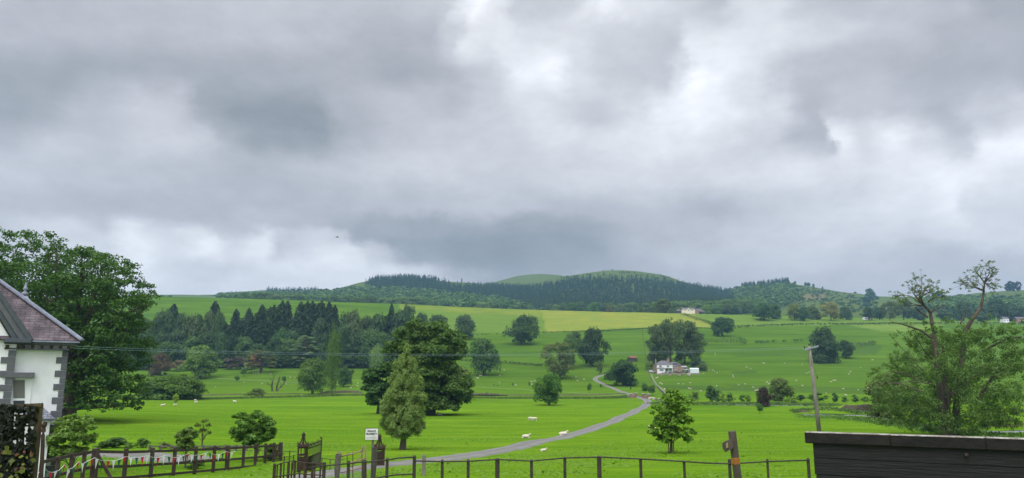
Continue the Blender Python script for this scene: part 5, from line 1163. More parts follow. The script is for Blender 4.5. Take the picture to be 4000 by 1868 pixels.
# bunting
CL = {'red': simple('red_cloth', (0.42,0.015,0.02), (0.55,0.03,0.035), 8, .9), 'white': simple('white_cloth', (0.70,0.71,0.72), (0.80,0.80,0.81), 8, .9), 'green': simple('green_cloth', (0.012,0.085,0.045), (0.02,0.13,0.07), 8, .9)}
BP = [(118,1850),(140,1856),(157,1842),(172,1826),(186,1842),(205,1846),(230,1838),(252,1816),(268,1834),(284,1828),(308,1804),(325,1812),(345,1800),(371,1788),(395,1799),(430,1801),(462,1797),(490,1784),(520,1788),(548,1787),(572,1781),(595,1787),(618,1788),(645,1780),(672,1787),(700,1787),(738,1772),(758,1779),(785,1777),(812,1767),(838,1777),(862,1774),(884,1764),(902,1768),(921,1763)]
def yb(px): return float(np.interp(px, [100,165,371,490,680,880,1000], [26.2,27.1,31.9,34.2,38.0,42.9,46.0]))
o0 = at(371, 1788, yb(371)); bt = thing('bunting', 'string of small red, white and green pennants hung along the brown fence', 'bunting', o0)
pts = [at(a, b, yb(a))-o0 for a, b in BP]; mb = MB(); mb.tube(pts, .007, 5); mb.build('string', CL['white'], bt)
cum = [0]
for a, b in zip(pts, pts[1:]): cum.append(cum[-1]+(b-a).length)
rb2 = random.Random(6); s_ = .1; k = 0; order = ['red','white','green']
while s_ < cum[-1]-.2:
    i = max(j for j in range(len(cum)) if cum[j] <= s_); i = min(i, len(pts)-2); d = (pts[i+1]-pts[i]).normalized(); a = pts[i]+d*(s_-cum[i]); b = a+d*.26
    tip = (a+b)/2+Vector((rb2.uniform(-.05,.05), rb2.uniform(-.10,.04), -.40+rb2.uniform(-.03,.05))); mid = (a+b)/2+Vector((0,-.02,-.13))
    mb = MB(); mb.poly([a, b, b.lerp(tip,.5)+Vector((0,-.015,0)), tip, a.lerp(tip,.5)+Vector((0,.01,0))], .006, (0,1,0)); mb.build('pennant', CL[order[k % 3]], bt)['label'] = f'{order[k % 3]} pennant'
    s_ += .43+rb2.uniform(-.02,.03); k += 1

# ornamental gate piers
def pier(px, Y, topy, label, rz):
    base = on(px, Y, 1800); H = (CAMH+v_of(topy)*Y)-base.z; root = thing('gate_pier', label, 'gate pier', base, rz, 'pair of rusty iron gate piers')
    hb_ = H-.62; w = .19
    for x in (-w, w):
        for y in (-w, w):
            mb = MB(); mb.box((x,y,hb_/2), (.04,.04,hb_+.3)); mb.build('corner_bar', RUST, root)
    for si in range(4):
        R = Matrix.Rotation(si*math.pi/2, 3, 'Z'); mb = MB()
        for z in (.12, .62, hb_-.70, hb_-.36, hb_-.04): mb.beam(R @ Vector((-w,-w,z)), R @ Vector((w,-w,z)), .03, .05)
        n = 5; z0, z1 = .66, hb_-.74
        for k in range(n):
            za, zb = z0+(z1-z0)*k/n, z0+(z1-z0)*(k+1)/n
            mb.beam(R @ Vector((-w*.8,-w,za)), R @ Vector((w*.8,-w,zb)), .018, .028); mb.beam(R @ Vector((w*.8,-w,za)), R @ Vector((-w*.8,-w,zb)), .018, .028)
        for x in (-.07, .07): mb.beam(R @ Vector((x,-w,hb_-.42)), R @ Vector((x,-w,hb_-.05)), .02, .02)
        mb.build('lattice', RUST, root)
        mb = MB(); mb.poly([R @ Vector(q) for q in ((-w,-w*.97,.0),(w,-w*.97,.0),(w,-w*.97,.58),(-w,-w*.97,.58))], .015, R @ Vector((0,1,0))); mb.build('base_panel', RUST, root)
    mb = MB(); mb.box((0,0,hb_+.02), (.50,.50,.06)); mb.box((0,0,hb_+.07), (.42,.42,.05)); mb.build('cap', RUST, root, bevel=.01)
    mb = MB()
    for si in range(4):
        R = Matrix.Rotation(si*math.pi/2+math.pi/4, 3, 'Z')
        mb.tube([R @ Vector(q) for q in ((.30,0,hb_+.20),(.335,0,hb_+.17),(.33,0,hb_+.11),(.27,0,hb_+.09),(.19,0,hb_+.13),(.12,0,hb_+.22),(.08,0,hb_+.36),(.05,0,hb_+.46))], [.01,.016,.02,.022,.024,.024,.022,.02], 6)
        mb.tube([R @ Vector(q) for q in ((.03,0,hb_+.46),(.10,0,hb_+.47),(.12,0,hb_+.51),(.09,0,hb_+.53))], [.014,.014,.012,.008], 5)
    mb.build('scrolls', RUST, root)
    mb = MB(); mb.tube([Vector((0,0,hb_+z)) for z in (.06,.16,.26,.38,.46,.5,.56,.62)], [.07,.045,.035,.04,.055,.075,.06,.02], 10); mb.build('finial', RUST, root, smooth=True)
    return root, base, H
P1 = pier(1181, 35.0, 1688, 'rusty openwork iron gate pier left of the entrance, with scrolled finial', .35)
P2 = pier(1480, 34.2, 1694, 'rusty openwork iron gate pier just behind the PRIVATE PROPERTY sign', .35)
# open gate leaf
YG = 35.6; o0 = on(1192, YG, 1820); gt = thing('iron_gate', 'ornate iron gate leaf standing open beside the left pier, spear bars and sheeted foot', 'gate', o0)
yof = lambda px: YG-(px-1190)/68*1.0
def gp(px, py): return local(o0, px, py, yof(px))
yA, yB = (lambda px: 1745-(px-1190)*.345), (lambda px: 1757-(px-1190)*.33)
mb = MB(); mb.beam(gp(1257,1716), gp(1250,1822), .05, .05); mb.beam(gp(1193,1738), gp(1191,1850), .045, .045); mb.beam(gp(1193,yA(1193)), gp(1257,yA(1257)), .03, .04); mb.beam(gp(1193,yB(1193)), gp(1256,yB(1256)), .03, .04); mb.beam(gp(1192,1792), gp(1253,1766), .03,.035); mb.beam(gp(1192,1848), gp(1251,1818), .03, .05)
mb.tube([gp(1257,1716), gp(1258,1711), gp(1254,1709), gp(1251,1712)], .03, 6); mb.build('gate_frame', IRON, gt)
for i in range(15):
    px = 1195+i*4.1; t = yA(px)-14+abs(math.sin(i*.55))*8; mb = MB(); mb.tube([gp(px, 1846-(px-1190)*.4), gp(px, t+3), gp(px, t)], [.012,.012,.003], 5); mb.build('spear_bar', IRON, gt)
mb = MB()
for i in range(5):
    c = gp(1200+i*12.5, (yA(1200+i*12.5)+yB(1200+i*12.5))/2); mb.tube([c+Vector((math.cos(a)*.075,0,math.sin(a)*.06)) for a in np.linspace(0, 5.6, 10)], .013, 5)
mb.build('scroll_band', IRON, gt)
SHEET = simple('mossy_wire_sheet', (0.05,0.075,0.03), (0.09,0.12,0.05), 4, .9)
mb = MB(); mb.poly([gp(1194,1848), gp(1250,1820), gp(1252,1768), gp(1194,1793)], .012, (0,1,0)); mb.build('sheet_panel', SHEET, gt)
# wooden gateposts
def roundpost(px, Y, topy, r, label, mat=GREYWOOD, name='gatepost', cat='post', group=None):
    b = on(px, Y, 1850); H = CAMH+v_of(topy)*Y-b.z; mb = MB(); mb.tube([(0,0,-.3),(0,0,H*.5),(.01,0,H-.05),(.01,0,H)], [r*1.05,r,r*.97,r*.86], 14)
    o = mb.build(name, mat, smooth=False, loc=b); tag(o, label, cat, group); return b, H
DGW = simple('dark_grey_wood', (0.035,0.033,0.028), (0.10,0.095,0.08), 5, 0.95, 0.7, 16, (1,1,.2))
roundpost(1317, 27.6, 1774, .105, 'round grey wooden gatepost at the left end of the rusty tube gate', GREYWOOD)
roundpost(1459, 27.2, 1748, .10, 'dark round wooden gatepost directly below the PRIVATE PROPERTY sign', DGW)
# tube gate between them
o0 = on(1400, 27.5, 1850); tg = thing('tube_gate', 'rusty tubular gate with hooped ends and wire mesh between the two wooden posts', 'gate', o0)
def tp(px, py, dy=0): return local(o0, px, py, 27.7+dy)
mb = MB(); mb.tube([tp(1333,1784), tp(1380,1771), tp(1420,1760)], .024, 8)
mb.tube([tp(1316,1782), tp(1319,1768), tp(1325,1763), tp(1330,1767), tp(1333,1784)], .024, 8)
mb.tube([tp(1414,1764), tp(1417,1748), tp(1422,1744), tp(1427,1750), tp(1429,1800), tp(1430,1880)], .026, 8); mb.build('top_tube', RUSTPINK, tg, smooth=True)
mb = MB(); mb.tube([tp(1333,1815), tp(1370,1808), tp(1427,1790)], .02, 7); mb.tube([tp(1330,1848), tp(1380,1835), tp(1428,1822)], .02, 7); mb.tube([tp(1419,1766), tp(1396,1798), tp(1372,1825)], .018, 7); mb.build('cross_tubes', RUSTPINK, tg, smooth=True)
for px in (1356, 1378, 1414): mb = MB(); mb.tube([tp(px, 1778-(px-1333)*.27), tp(px, 1880)], .014, 6); mb.build('upright', RUST, tg)
mb = MB()
for px in range(1340, 1428, 7): mb.tube([tp(px, 1848-(px-1330)*.27, .03), tp(px, 1885, .03)], .0045, 4)
for py in range(1838, 1885, 9): mb.tube([tp(1334, py+8, .03), tp(1427, py-16, .03)], .0045, 4)
mb.build('wire_mesh', LEAD, tg)
# sign
SY = 28.6; sb = on(1447, SY, 1850); zt = CAMH+v_of(1673)*SY-sb.z; zb = CAMH+v_of(1720)*SY-sb.z; wS = 50/F*SY
root = thing('warning_sign', 'white square PRIVATE PROPERTY sign with a rusty rim on a thin post', 'sign', sb, math.radians(8))
mb = MB(); mb.box((.05,.04,(zt-.1)/2-.15), (.085,.05,zt-.1+.3)); mb.build('sign_post', GREYWOOD, root)
mb = MB(); mb.box((0,0,(zt+zb)/2), (wS,.02,zt-zb)); mb.build('rim', RUST, root, bevel=.006)
SG = simple('aged_white_enamel', (0.50,0.50,0.47), (0.70,0.71,0.71), 5, 0.5, detail=8)
mb = MB(); mb.box((0,-.008,(zt+zb)/2), (wS-.028,.016,zt-zb-.028)); mb.build('board', SG, root)
BLK = simple('black_lettering', (0.012,0.012,0.014), (0.03,0.03,0.035), 8, .6); GRY = simple('faded_lettering', (0.18,0.19,0.2), (0.28,0.29,0.3), 8, .6)
def text(s, size, x, z, mat, width=None, off=.006):
    cu = bpy.data.curves.new('t', 'FONT'); cu.body = s; cu.size = size; cu.align_x = 'CENTER'; cu.align_y = 'CENTER'; cu.extrude = .002; cu.offset = off
    o = bpy.data.objects.new('t', cu); C.objects.link(o); bpy.context.view_layer.update()
    me = bpy.data.meshes.new_from_object(o.evaluated_get(bpy.context.evaluated_depsgraph_get())); bpy.data.objects.remove(o)
    co = np.zeros(len(me.vertices)*3); me.vertices.foreach_get('co', co); co = co.reshape(-1, 3); sc = (width/(co[:, 0].max()-co[:, 0].min())) if width else 1
    co = np.stack([co[:, 0]*sc+x, -.0185-co[:, 2], co[:, 1]+z], 1); me.vertices.foreach_set('co', co.astype(np.float32).ravel()); me.materials.clear(); me.materials.append(mat); link('lettering', me, root)
hS = zt-zb
text('PRIVATE', hS*.21, -.005, zb+hS*.74, BLK, wS*.62, .004); text('PROPERTY', hS*.21, -.005, zb+hS*.51, BLK, wS*.82, .004); text('NO TRESPASSING', hS*.12, 0, zb+hS*.20, GRY, wS*.80, .001)

# iron estate fence across the foreground
def railfence(name, label, posts, rails, Yf, rr=.022, pr=.045, mat=IRON, second=None):
    mx = posts[len(posts)//2][0]; o0 = on(mx, Yf(mx), 1850); root = thing(name, label, 'fence', o0)
    for px, ty, k, lean in posts:
        Y = Yf(px); b = on(px, Y, 1850)-o0; t = local(o0, px+lean, ty, Y); b = Vector((t.x+(b.z-t.z)*0.0, b.y, b.z-.2))
        mb = MB(); mb.tube([b, b.lerp(t, .97), t], [pr*k, pr*k, pr*k*.75], 8); mb.build('post', mat, root)
    for R in rails:
        mb = MB(); mb.tube([local(o0, a, b, Yf(a)-.05) for a, b in R], rr, 7); mb.build('rail', mat, root, smooth=True)
    return root
YE = lambda px: 24.6-(px-1619)/1550*.9
railfence('estate_fence', 'dark iron rail fence with slim posts running across the foreground to the black timber wall',
  [(1619,1779,1.15,0),(1728,1795,1,0),(1829,1794,1,0),(1943,1790,1.5,0),(2076,1795,1,0),(2206,1785,1,0),(2340,1781,1.5,0),(2502,1791,1,0),(2672,1800,.9,0),(2853,1794,1.1,-4),(3003,1792,.8,-6),(3162,1789,1.1,-6)],
  [[(1619,1801),(1728,1803),(1829,1802),(1943,1795),(2076,1801),(2206,1789),(2340,1786),(2420,1789),(2502,1793),(2672,1803),(2760,1809),(2853,1812),(3003,1803),(3162,1798)], [(1619,1880),(2000,1884),(3162,1884)]], YE)
YC = lambda px: 24.6+max(0, 1619-px)/350*1.6
railfence('estate_fence', 'curved iron rail fence joining the gate to the long foreground fence',
  [(1267,1805,1.3,0),(1363,1800,1,0),(1424,1796,1.5,0),(1513,1789,1.05,0)],
  [[(1205,1828),(1267,1820),(1363,1811),(1400,1806),(1440,1805),(1475,1801),(1513,1797),(1560,1789),(1619,1786)], [(1470,1868),(1513,1860),(1560,1854),(1619,1852)]], YC, rr=.024)
YD = lambda px: 27.0
railfence('iron_railing', 'short rusty railing of close upright bars at the left of the gate piers',
  [(1073,1811,1.3,0),(1084,1816,.6,0),(1098,1808,.9,0),(1110,1811,.6,0),(1128,1806,1.2,0),(1141,1806,.7,0),(1153,1800,1.0,0),(1172,1812,.7,0),(1194,1808,1.4,0),(1222,1805,1.2,0),(1231,1812,.6,0),(1252,1815,.7,0)],
  [[(1070,1822),(1098,1810),(1128,1804),(1153,1799)], [(1153,1801),(1194,1809),(1230,1811),(1267,1811)], [(1068,1862),(1110,1858),(1160,1850),(1262,1858)]], YD, rr=.02, pr=.04, mat=RUST)
railfence('iron_railing', 'thin wire-railed fence behind the left gate pier', [(1111,1782,.7,0),(1132,1761,.7,0),(1147,1776,.7,0),(1200,1767,.7,0)],
  [[(1098,1763),(1132,1764),(1160,1766)], [(1098,1786),(1132,1784),(1160,1776),(1190,1772)]], lambda px: 38.0, rr=.014, pr=.035)
railfence('iron_railing', 'low wire fence running from the gate leaf behind the tube gate', [(1258,1792,.6,0),(1290,1796,.6,0)], [[(1253,1790),(1290,1794),(1320,1800),(1345,1796)]], lambda px: 36.0, rr=.014, pr=.03)
b = ground(1655, 1859); H = CAMH+v_of(1777)*b.y-b.z; mb = MB(); mb.box((0,0,H/2-.15), (.13,.10,H+.3), .2); o = mb.build('marker_post', PALEBARK, loc=b, bevel=.015); tag(o, 'short square pale wooden post standing in the grass behind the fence', 'post')
# fingerpost
YF = 18.0; b = on(2897, YF, 1868); t = at(2859, 1684, YF)-b; root = thing('signpost', 'leaning square wooden footpath post with a small finger board and an orange band', 'signpost', b)
FPW = simple('weathered_post_wood', (0.04,0.032,0.026), (0.11,0.085,0.07), 4, 0.9, 0.6, 14, (1,1,.15))
def slab(z0, z1, w, mat, nm):
    mb = MB(); A = Vector((0,0,0)).lerp(t, z0); B = Vector((0,0,0)).lerp(t, z1); q = (B-A).to_track_quat('Z','Y').to_matrix() @ Matrix.Rotation(.45, 3, 'Z')
    m = Matrix.Translation((A+B)/2) @ q.to_4x4() @ Matrix.Diagonal((w, w, (B-A).length, 1)); bmesh.ops.create_cube(mb.bm, size=1.0, matrix=m); return mb.build(nm, mat, root, bevel=.012)
slab(-.1, 1.0, .135, FPW, 'post'); H = t.z
fz = lambda py: (CAMH+v_of(py)*YF-b.z)/H
slab(fz(1815), fz(1787), .147, simple('orange_band', (0.22,0.09,0.015), (0.34,0.14,0.025), 6, .7), 'waymark_band')
mb = MB(); mb.poly([at(a, c, YF-.12+(2862-a)*.006)-b for a, c in ((2862,1712),(2826,1728),(2822,1738),(2824,1752),(2834,1767),(2866,1750))], .03, (0,1,0)); mb.build('finger_board', FPW, root)
mb = MB(); mb.poly([at(a, c, YF-.15+(2862-a)*.006)-b for a, c in ((2843,1729),(2836,1733),(2838,1752),(2845,1748))], .02, (0,1,0)); mb.build('arrow_mark', simple('yellow_mark', (0.25,0.19,0.07), (0.3,0.24,0.1), 5, .8), root)

# black timber wall on the right
def YW(px): return 15.2-(px-3150)/850*1.9
o0 = on(3150, 15.2, 1860); wall = thing('timber_wall', 'black tarred timber wall with a pale weathered coping at the lower right', 'wall', o0)
TAR = Mat('tarred_timber'); TAR.color(TAR.ramp(TAR.noise(2.0, 6, .7, stretch=(1,1,6)), [(.3,(.006,.006,.007)),(.6,(.011,.011,.012)),(.8,(.024,.023,.023))])); TAR.rough(.7); TAR.bump(TAR.noise(5, 4, .6, stretch=(.4,.4,6)), .7, .03); TAR = TAR.m
xe = [3176, 3400, 3640, 3880, 4130, 4400]
hz = CAMH+v_of(1722)*15.2-o0.z
dirw = (at(4000,1718,YW(4000))-at(3150,1690,YW(3150))); dirw.z = 0; dirw.normalize(); nrw = Vector((dirw.y, -dirw.x, 0))
a0 = at(3176,1720,YW(3176))-o0; a0.z = 0; Lw = 7.2; zlow = -1.2; nb = 11; ph_ = (hz-zlow)/nb
mb = MB(); A = a0+Vector((0,0,(hz+zlow)/2))-nrw*.06; mb.beam(A+dirw*.03, A+dirw*(Lw-.03), .06, hz-zlow-.02); mb.build('backing', TAR, wall)
for k in range(nb):
    rk = random.Random(k); A = a0+Vector((0,0,zlow+ph_*(k+.5)))+nrw*rk.uniform(-.012,.012); mb = MB(); mb.beam(A+dirw*rk.uniform(-.015,.02), A+dirw*Lw, .09, ph_-.005); mb.build('plank', TAR, wall, bevel=.008)
ztc = CAMH+v_of(1688)*15.2-o0.z; mb = MB(); A = at(3148,1705,YW(3148))-o0; A.z = (hz+ztc)/2-.012; n_ = 5
for i in range(n_):
    rk = random.Random(40+i); p, q = A+dirw*(Lw+.2)*i/n_, A+dirw*(Lw+.2)*(i+1)/n_; mb.beam(p+Vector((0,0,rk.uniform(-.006,.006))), q, .22, ztc-hz+.05)
COP = Mat('weathered_coping'); geo = COP.n.new('ShaderNodeNewGeometry'); sx = COP.n.new('ShaderNodeSeparateXYZ'); COP.l.new(geo.outputs['Normal'], sx.inputs[0])
lich = COP.ramp(COP.noise(5, 6, .75), [(.38,(.10,.085,.07)),(.52,(.26,.235,.20)),(.66,(.42,.41,.38)),(.8,(.20,.15,.09))])
COP.color(COP.mix(COP.math('GREATER_THAN', sx.outputs[2], .6), COP.ramp(COP.noise(3, 5, .7, stretch=(1,1,3)), [(.3,(.005,.005,.005)),(.7,(.022,.019,.017))]), lich)); COP.rough(.9); COP.bump(COP.noise(8,5,.7), .8, .03)
mb.build('coping', COP.m, wall, bevel=.015)
mb = MB(); mb.box(a0+dirw*1.2-Vector((0,0,0)), (.01,.01,.01)) if False else None
for px, py, s in ((3773,1741,.05),(3775,1777,.04)):
    c = at(px, py, YW(px)-.10)-o0; mb = MB(); mb.tube([c+nrw*.03, c-nrw*.03], [s*.6, s], 8); mb.build('bolt', IRON, wall)

# dark ivy-grown trellis and iron bracket at the lower left
YT = 15.0; o0 = on(95, YT, 1860); tr_ = thing('trellis', 'dark ivy-covered wooden trellis panel at the lower left corner', 'trellis', o0)
def lp(px, py, dy=0): return local(o0, px, py, YT+dy)
MOSSW = simple('mossy_wood', (0.035,0.028,0.018), (0.11,0.085,0.035), 3, 0.95, 0.6, 12, (1,1,.3))
mb = MB(); mb.beam(lp(155,1578), lp(119,1990), .10, .09); mb.build('post', MOSSW, tr_); mb = MB(); mb.beam(lp(34,1590), lp(6,1990), .10, .09); mb.build('post', MOSSW, tr_)
mb = MB(); mb.beam(lp(24,1588,-.03), lp(164,1582,-.03), .07, .07); mb.build('top_rail', MOSSW, tr_)
mb = MB()
for k in range(7): mb.beam(lp(26-k*2,1625+k*42,.02), lp(150-k*3,1620+k*42,.02), .03, .03)
for k in range(5): mb.beam(lp(52+k*22,1590,.05), lp(34+k*22,1990,.05), .03, .03)
mb.build('laths', MOSSW, tr_)
rs = np.random.RandomState(12); P = []
while len(P) < 5200:
    px, py = rs.uniform(-6, 158), rs.uniform(1584, 1990)
    g = math.sin(px*.13+1.2)+math.sin(py*.11)*1.1+math.sin((px+py)*.07+2)+math.sin((px-py)*.19)*.6
    hole = (1610 < py < 1740 and g > .35) and not (px < 45)
    if hole and rs.uniform() < .97: continue
    if px > 152-(py-1580)*.1: continue
    P.append(lp(px, py, rs.uniform(-.16, .16)))
P = np.array([tuple(p) for p in P]); Nn = np.tile([0,-1,.3], (len(P), 1)); a = leaf_quads(rs, P, Nn, .075, .8)
link('ivy', np_mesh('ivy', a[0], a[1], a[2], mat=LEAF), tr_, color=(0.008,0.010,0.007))
P = np.array([tuple(lp(rs.uniform(0,140), rs.uniform(1740,1868), -.2)) for _ in range(24)]); a = leaf_quads(rs, P, np.tile([0,-1,.3], (len(P), 1)), .10, .8)
link('young_leaves', np_mesh('young_leaves', a[0], a[1], a[2], mat=LEAF), tr_, color=(0.09,0.10,0.035))
P = np.array([tuple(lp(rs.uniform(0,130), rs.uniform(1745,1868), -.2)) for _ in range(8)]); a = leaf_quads(rs, P, np.tile([0,-1,.3], (len(P), 1)), .09, .8)
link('red_leaves', np_mesh('red_leaves', a[0], a[1], a[2], mat=LEAF), tr_, color=(0.09,0.035,0.03))
root = thing('iron_bracket', 'rusty iron upright with a short arm fixed beside the ivy trellis', 'bracket', o0)
mb = MB(); mb.tube([lp(179,1648), lp(172,1662), lp(168,1700), lp(160,1900)], [.03,.05,.035,.035], 8); mb.build('upright', RUST, root); mb = MB(); mb.beam(lp(150,1681), lp(176,1682), .05, .07); mb.build('arm', RUST, root)
# flying bird
bp = at(1317, 927, 75); mb = MB(); mb.tube([(-.22,0,0),(-.1,0,.01),(.05,0,.015),(.17,0,0),(.23,0,-.01)], [.01,.045,.055,.03,.008], 8)
mb.poly([(-.02,-.03,.03),(.10,-.03,.03),(.03,-.30,.09),(-.06,-.42,.05),(-.05,-.25,.07)], .008, (0,0,1)); mb.poly([(-.02,.03,.03),(.10,.03,.03),(.03,.30,.14),(-.06,.44,.12),(-.05,.25,.12)], .008, (0,0,1)); mb.poly([(-.2,-.02,0),(-.34,-.06,0),(-.34,.06,0),(-.2,.02,0)], .008, (0,0,1))
o = mb.build('bird', simple('dark_feathers', (0.01,0.01,0.012), (0.02,0.02,0.022), 5, .8), loc=bp); o.rotation_euler = (0, 0, .5); o.scale = (.75,)*3; tag(o, 'small black bird flying in front of the clouds', 'bird')
# ------------------------------------------------------------------ farmhouses and outbuildings
def gable_or_hip(mb, x0, x1, y0, y1, ze, zr, hip0, hip1, ov=.35):
    x0 -= ov; x1 += ov; y0 -= ov; y1 += ov; ym = (y0+y1)/2; a = Vector((x0+hip0, ym, zr)); b = Vector((x1-hip1, ym, zr))
    A, B, Cc, D = Vector((x0,y0,ze)), Vector((x1,y0,ze)), Vector((x1,y1,ze)), Vector((x0,y1,ze))
    mb.poly([A, B, b, a]); mb.poly([Cc, D, a, b]); mb.poly([B, Cc, b]); mb.poly([D, A, a]); mb.poly([A, D, Cc, B])
def far_window(root, x, y, z, w, h, panes=3):
    mb = MB(); mb.box((x, y-.05, z), (w+.2, .12, h+.2)); f = mb.build('window', WHITEP, root)
    for k in range(panes):
        mb = MB(); mb.box((x-w/2+w*(k+.5)/panes, y-.13, z), (w/panes-.09, .06, h-.05)); mb.build('pane', GLASS, f)
def chimney(root, x, y, z, h, w, mat, pots=2):
    mb = MB(); mb.box((x,y,z), (w,.8,h)); mb.box((x,y,z+h/2), (w+.15,.95,.18)); ch = mb.build('chimney', mat, root)
    for k in range(pots): mb = MB(); mb.tube([(x-w*.25+k*w*.5/max(1,pots-1) if pots > 1 else x, y, z+h/2), (x-w*.25+k*w*.5/max(1,pots-1) if pots > 1 else x, y, z+h/2+.45)], .13, 7); mb.build('chimney_pot', BRICK, ch)
MW = simple('farmhouse_white', (0.70,0.70,0.69), (0.78,0.78,0.77), .8, .9)
fp = ground(2566, 1462); YH = fp.y; K = YH/F
X = lambda px: (px-2566)*K
Zp = lambda py: (CAMH+v_of(py)*YH)-fp.z
farm = thing('farmhouse', 'white two-storey farmhouse with grey hipped roof and a brick extension in the valley', 'farmhouse', fp)
eav, rid = Zp(1424.5), Zp(1408)
mb = MB(); mb.box(((X(2566)+X(2628))/2, 4, eav/2-1), (X(2628)-X(2566), 8, eav+2)); mb.build('white_wall', MW, farm)
mb = MB(); mb.box(((X(2628)+X(2662))/2+.03, 4.3, eav/2-1.05), (X(2662)-X(2628), 7, eav+1.9)); mb.build('brick_wall', BRICK, farm)
mb = MB(); mb.box((X(2566)-.02, 3.95, eav/2-1), (.25, 8.05, eav+1.96)); mb.build('corner_strip', BRICK, farm)
mb = MB(); gable_or_hip(mb, X(2566), X(2628), 0, 8, eav, rid, 3.6, 3.6); mb.build('roof', SLATEFAR, farm)
mb = MB(); gable_or_hip(mb, X(2626), X(2662), .8, 7.8, eav-.05, Zp(1413), .3, 3.2); mb.build('extension_roof', SLATEFAR, farm)
mb = MB(); a = Vector((X(2631), .95, eav+.55)); s = (Zp(1413)-eav)/3.85; mb.poly([a, a+Vector((2.9,0,0)), a+Vector((2.9,1.6,1.6*s)), a+Vector((0,1.6,1.6*s))], .06, (0,0,1)); mb.build('solar_panel', simple('solar_panel', (.01,.014,.03), (.02,.025,.045), 4, .25), farm)
chimney(farm, X(2566)+.3, 4, Zp(1414), 3.4, .55, STONE, 1); chimney(farm, X(2615), 3.5, Zp(1411), 2.8, 1.35, BRICK, 3)
for px in (2581, 2610): far_window(farm, X(px), 0, Zp(1431), 1.35, .95)
far_window(farm, X(2640), .8, Zp(1431.5), 1.9, .95, 4); far_window(farm, X(2583), -1.15, Zp(1446), 2.3, 1.0, 5); far_window(farm, X(2604), -.3, Zp(1446), 1.2, 1.0, 2); far_window(farm, X(2620), -.3, Zp(1446), 1.2, 1.0, 3); far_window(farm, X(2641), .6, Zp(1446), 1.0, .8, 2)
mb = MB(); x0, x1 = X(2567), X(2597); z0, z1 = Zp(1440.5), Zp(1436); mb.poly([(x0-.2,-1.4,z0),(x1+.4,-1.4,z0),(x1-.5,0,z1),(x0+.8,0,z1)]); mb.poly([(x0-.2,-1.4,z0),(x0+.8,0,z1),(x0-.2,0,z0)]); mb.poly([(x1+.4,-1.4,z0),(x1+.4,0,z0),(x1-.5,0,z1)]); mb.build('bay_roof', SLATEFAR, farm)
mb = MB(); mb.box(((x0+x1)/2, -.6, z0/2-.4), (x1-x0-.3, 1.1, z0+.8)); mb.build('bay_wall', MW, farm)
mb = MB(); mb.poly([(X(2598),-1.2,Zp(1442)),(X(2626),-1.2,Zp(1442)),(X(2624),0,Zp(1438.5)),(X(2600),0,Zp(1438.5))], .1, (0,0,1)); mb.build('porch_roof', simple('porch_creeper', (.03,.06,.02), (.06,.10,.03), 1, .9), farm)
# outbuildings, greenhouse, garden wall, crates
def shed(name, label, px, py, w, d, h, wall, roofm, hr=.8, rz=0, cat='shed'):
    p = ground(px, py); r = thing(name, label, cat, p, rz); mb = MB(); mb.box((0, d/2, h/2-.3), (w, d, h+.6)); mb.build('wall', wall, r)
    mb = MB(); gable_or_hip(mb, -w/2, w/2, 0, d, h, h+hr, .01, .01, .2); mb.build('roof', roofm, r)
    mb = MB(); mb.box((w*.15, -.04, h*.42), (.95, .08, h*.8)); mb.build('door', DGW, r); return r
TIN = simple('grey_tin', (.20,.19,.19), (.32,.31,.31), 1, .6); RTIN = simple('rusty_tin', (.14,.05,.03), (.24,.10,.06), 1, .8)
shed('shed', 'grey roofed shed joined to the right end of the farmhouse', 2672, 1452, 3.6, 4, 2.6, STONE, TIN)
shed('shed', 'low grey garden shed between farmhouse and greenhouse', 2682, 1456, 3.0, 3, 1.6, TIN, TIN, .4)
shed('barn', 'small rusty red roofed barn left of the farmhouse on the slope', 2476, 1414, 5.0, 5, 2.6, DGW, RTIN, 1.2, .15, 'barn')
p = ground(2714, 1458); gr = thing('greenhouse', 'pale glazed greenhouse right of the farmhouse', 'greenhouse', p); PG = simple('pale_polythene', (.50,.58,.58), (.66,.72,.72), 1.2, .4)
mb = MB(); mb.box((0, 1.6, 1.15), (4.9, 3.2, 2.5)); mb.build('glazing', PG, gr); mb = MB(); gable_or_hip(mb, -2.45, 2.45, 0, 3.2, 2.4, 3.0, .01, .01, .08); mb.build('roof', PG, gr)
mb = MB()
for k in range(7): mb.box((-2.45+k*.816, -.02, 1.2), (.09, .05, 2.5))
mb.box((0, -.02, 2.4), (5, .06, .12)); mb.build('glazing_bars', WHITEP, gr)
A = ground(2572, 1464); B = ground(2735, 1463); mb = MB(); rk = random.Random(2)
for k in range(16):
    a_, b_ = A.lerp(B, k/16), A.lerp(B, (k+1)/16); a_.z = tz(a_.x, a_.y); b_.z = tz(b_.x, b_.y); hh = rk.uniform(.55, .8); mb.beam(a_-A+Vector((0,0,hh/2-.1)), b_-A+Vector((0,0,hh/2-.1)), .4, hh+.2)
o = mb.build('garden_wall', STONE, loc=A); tag(o, 'low pale stone garden wall along the front of the farmhouse', 'wall')
hedge([A+Vector((3,.9,0)), A+Vector((9,.9,0)), A+Vector((16,.9,0))], 1.5, 1.0, 'clipped dark hedge under the farmhouse windows', (0.03,0.06,0.02), .3, seed=31, dens=1.5)
p = ground(2549, 1458); pk = thing('parked_van', 'small pale van parked at the left end of the farmhouse', 'van', p, .3)
mb = MB(); mb.poly([(-1.9,-.8,.45),(1.7,-.8,.45),(1.9,-.8,.9),(1.1,-.8,1.05),(.6,-.8,1.75),(-1.9,-.8,1.8)], 1.6, (0,1,0)); mb.build('body', simple('van_paint', (.5,.5,.5), (.6,.6,.6), 1, .4), pk, bevel=.05)
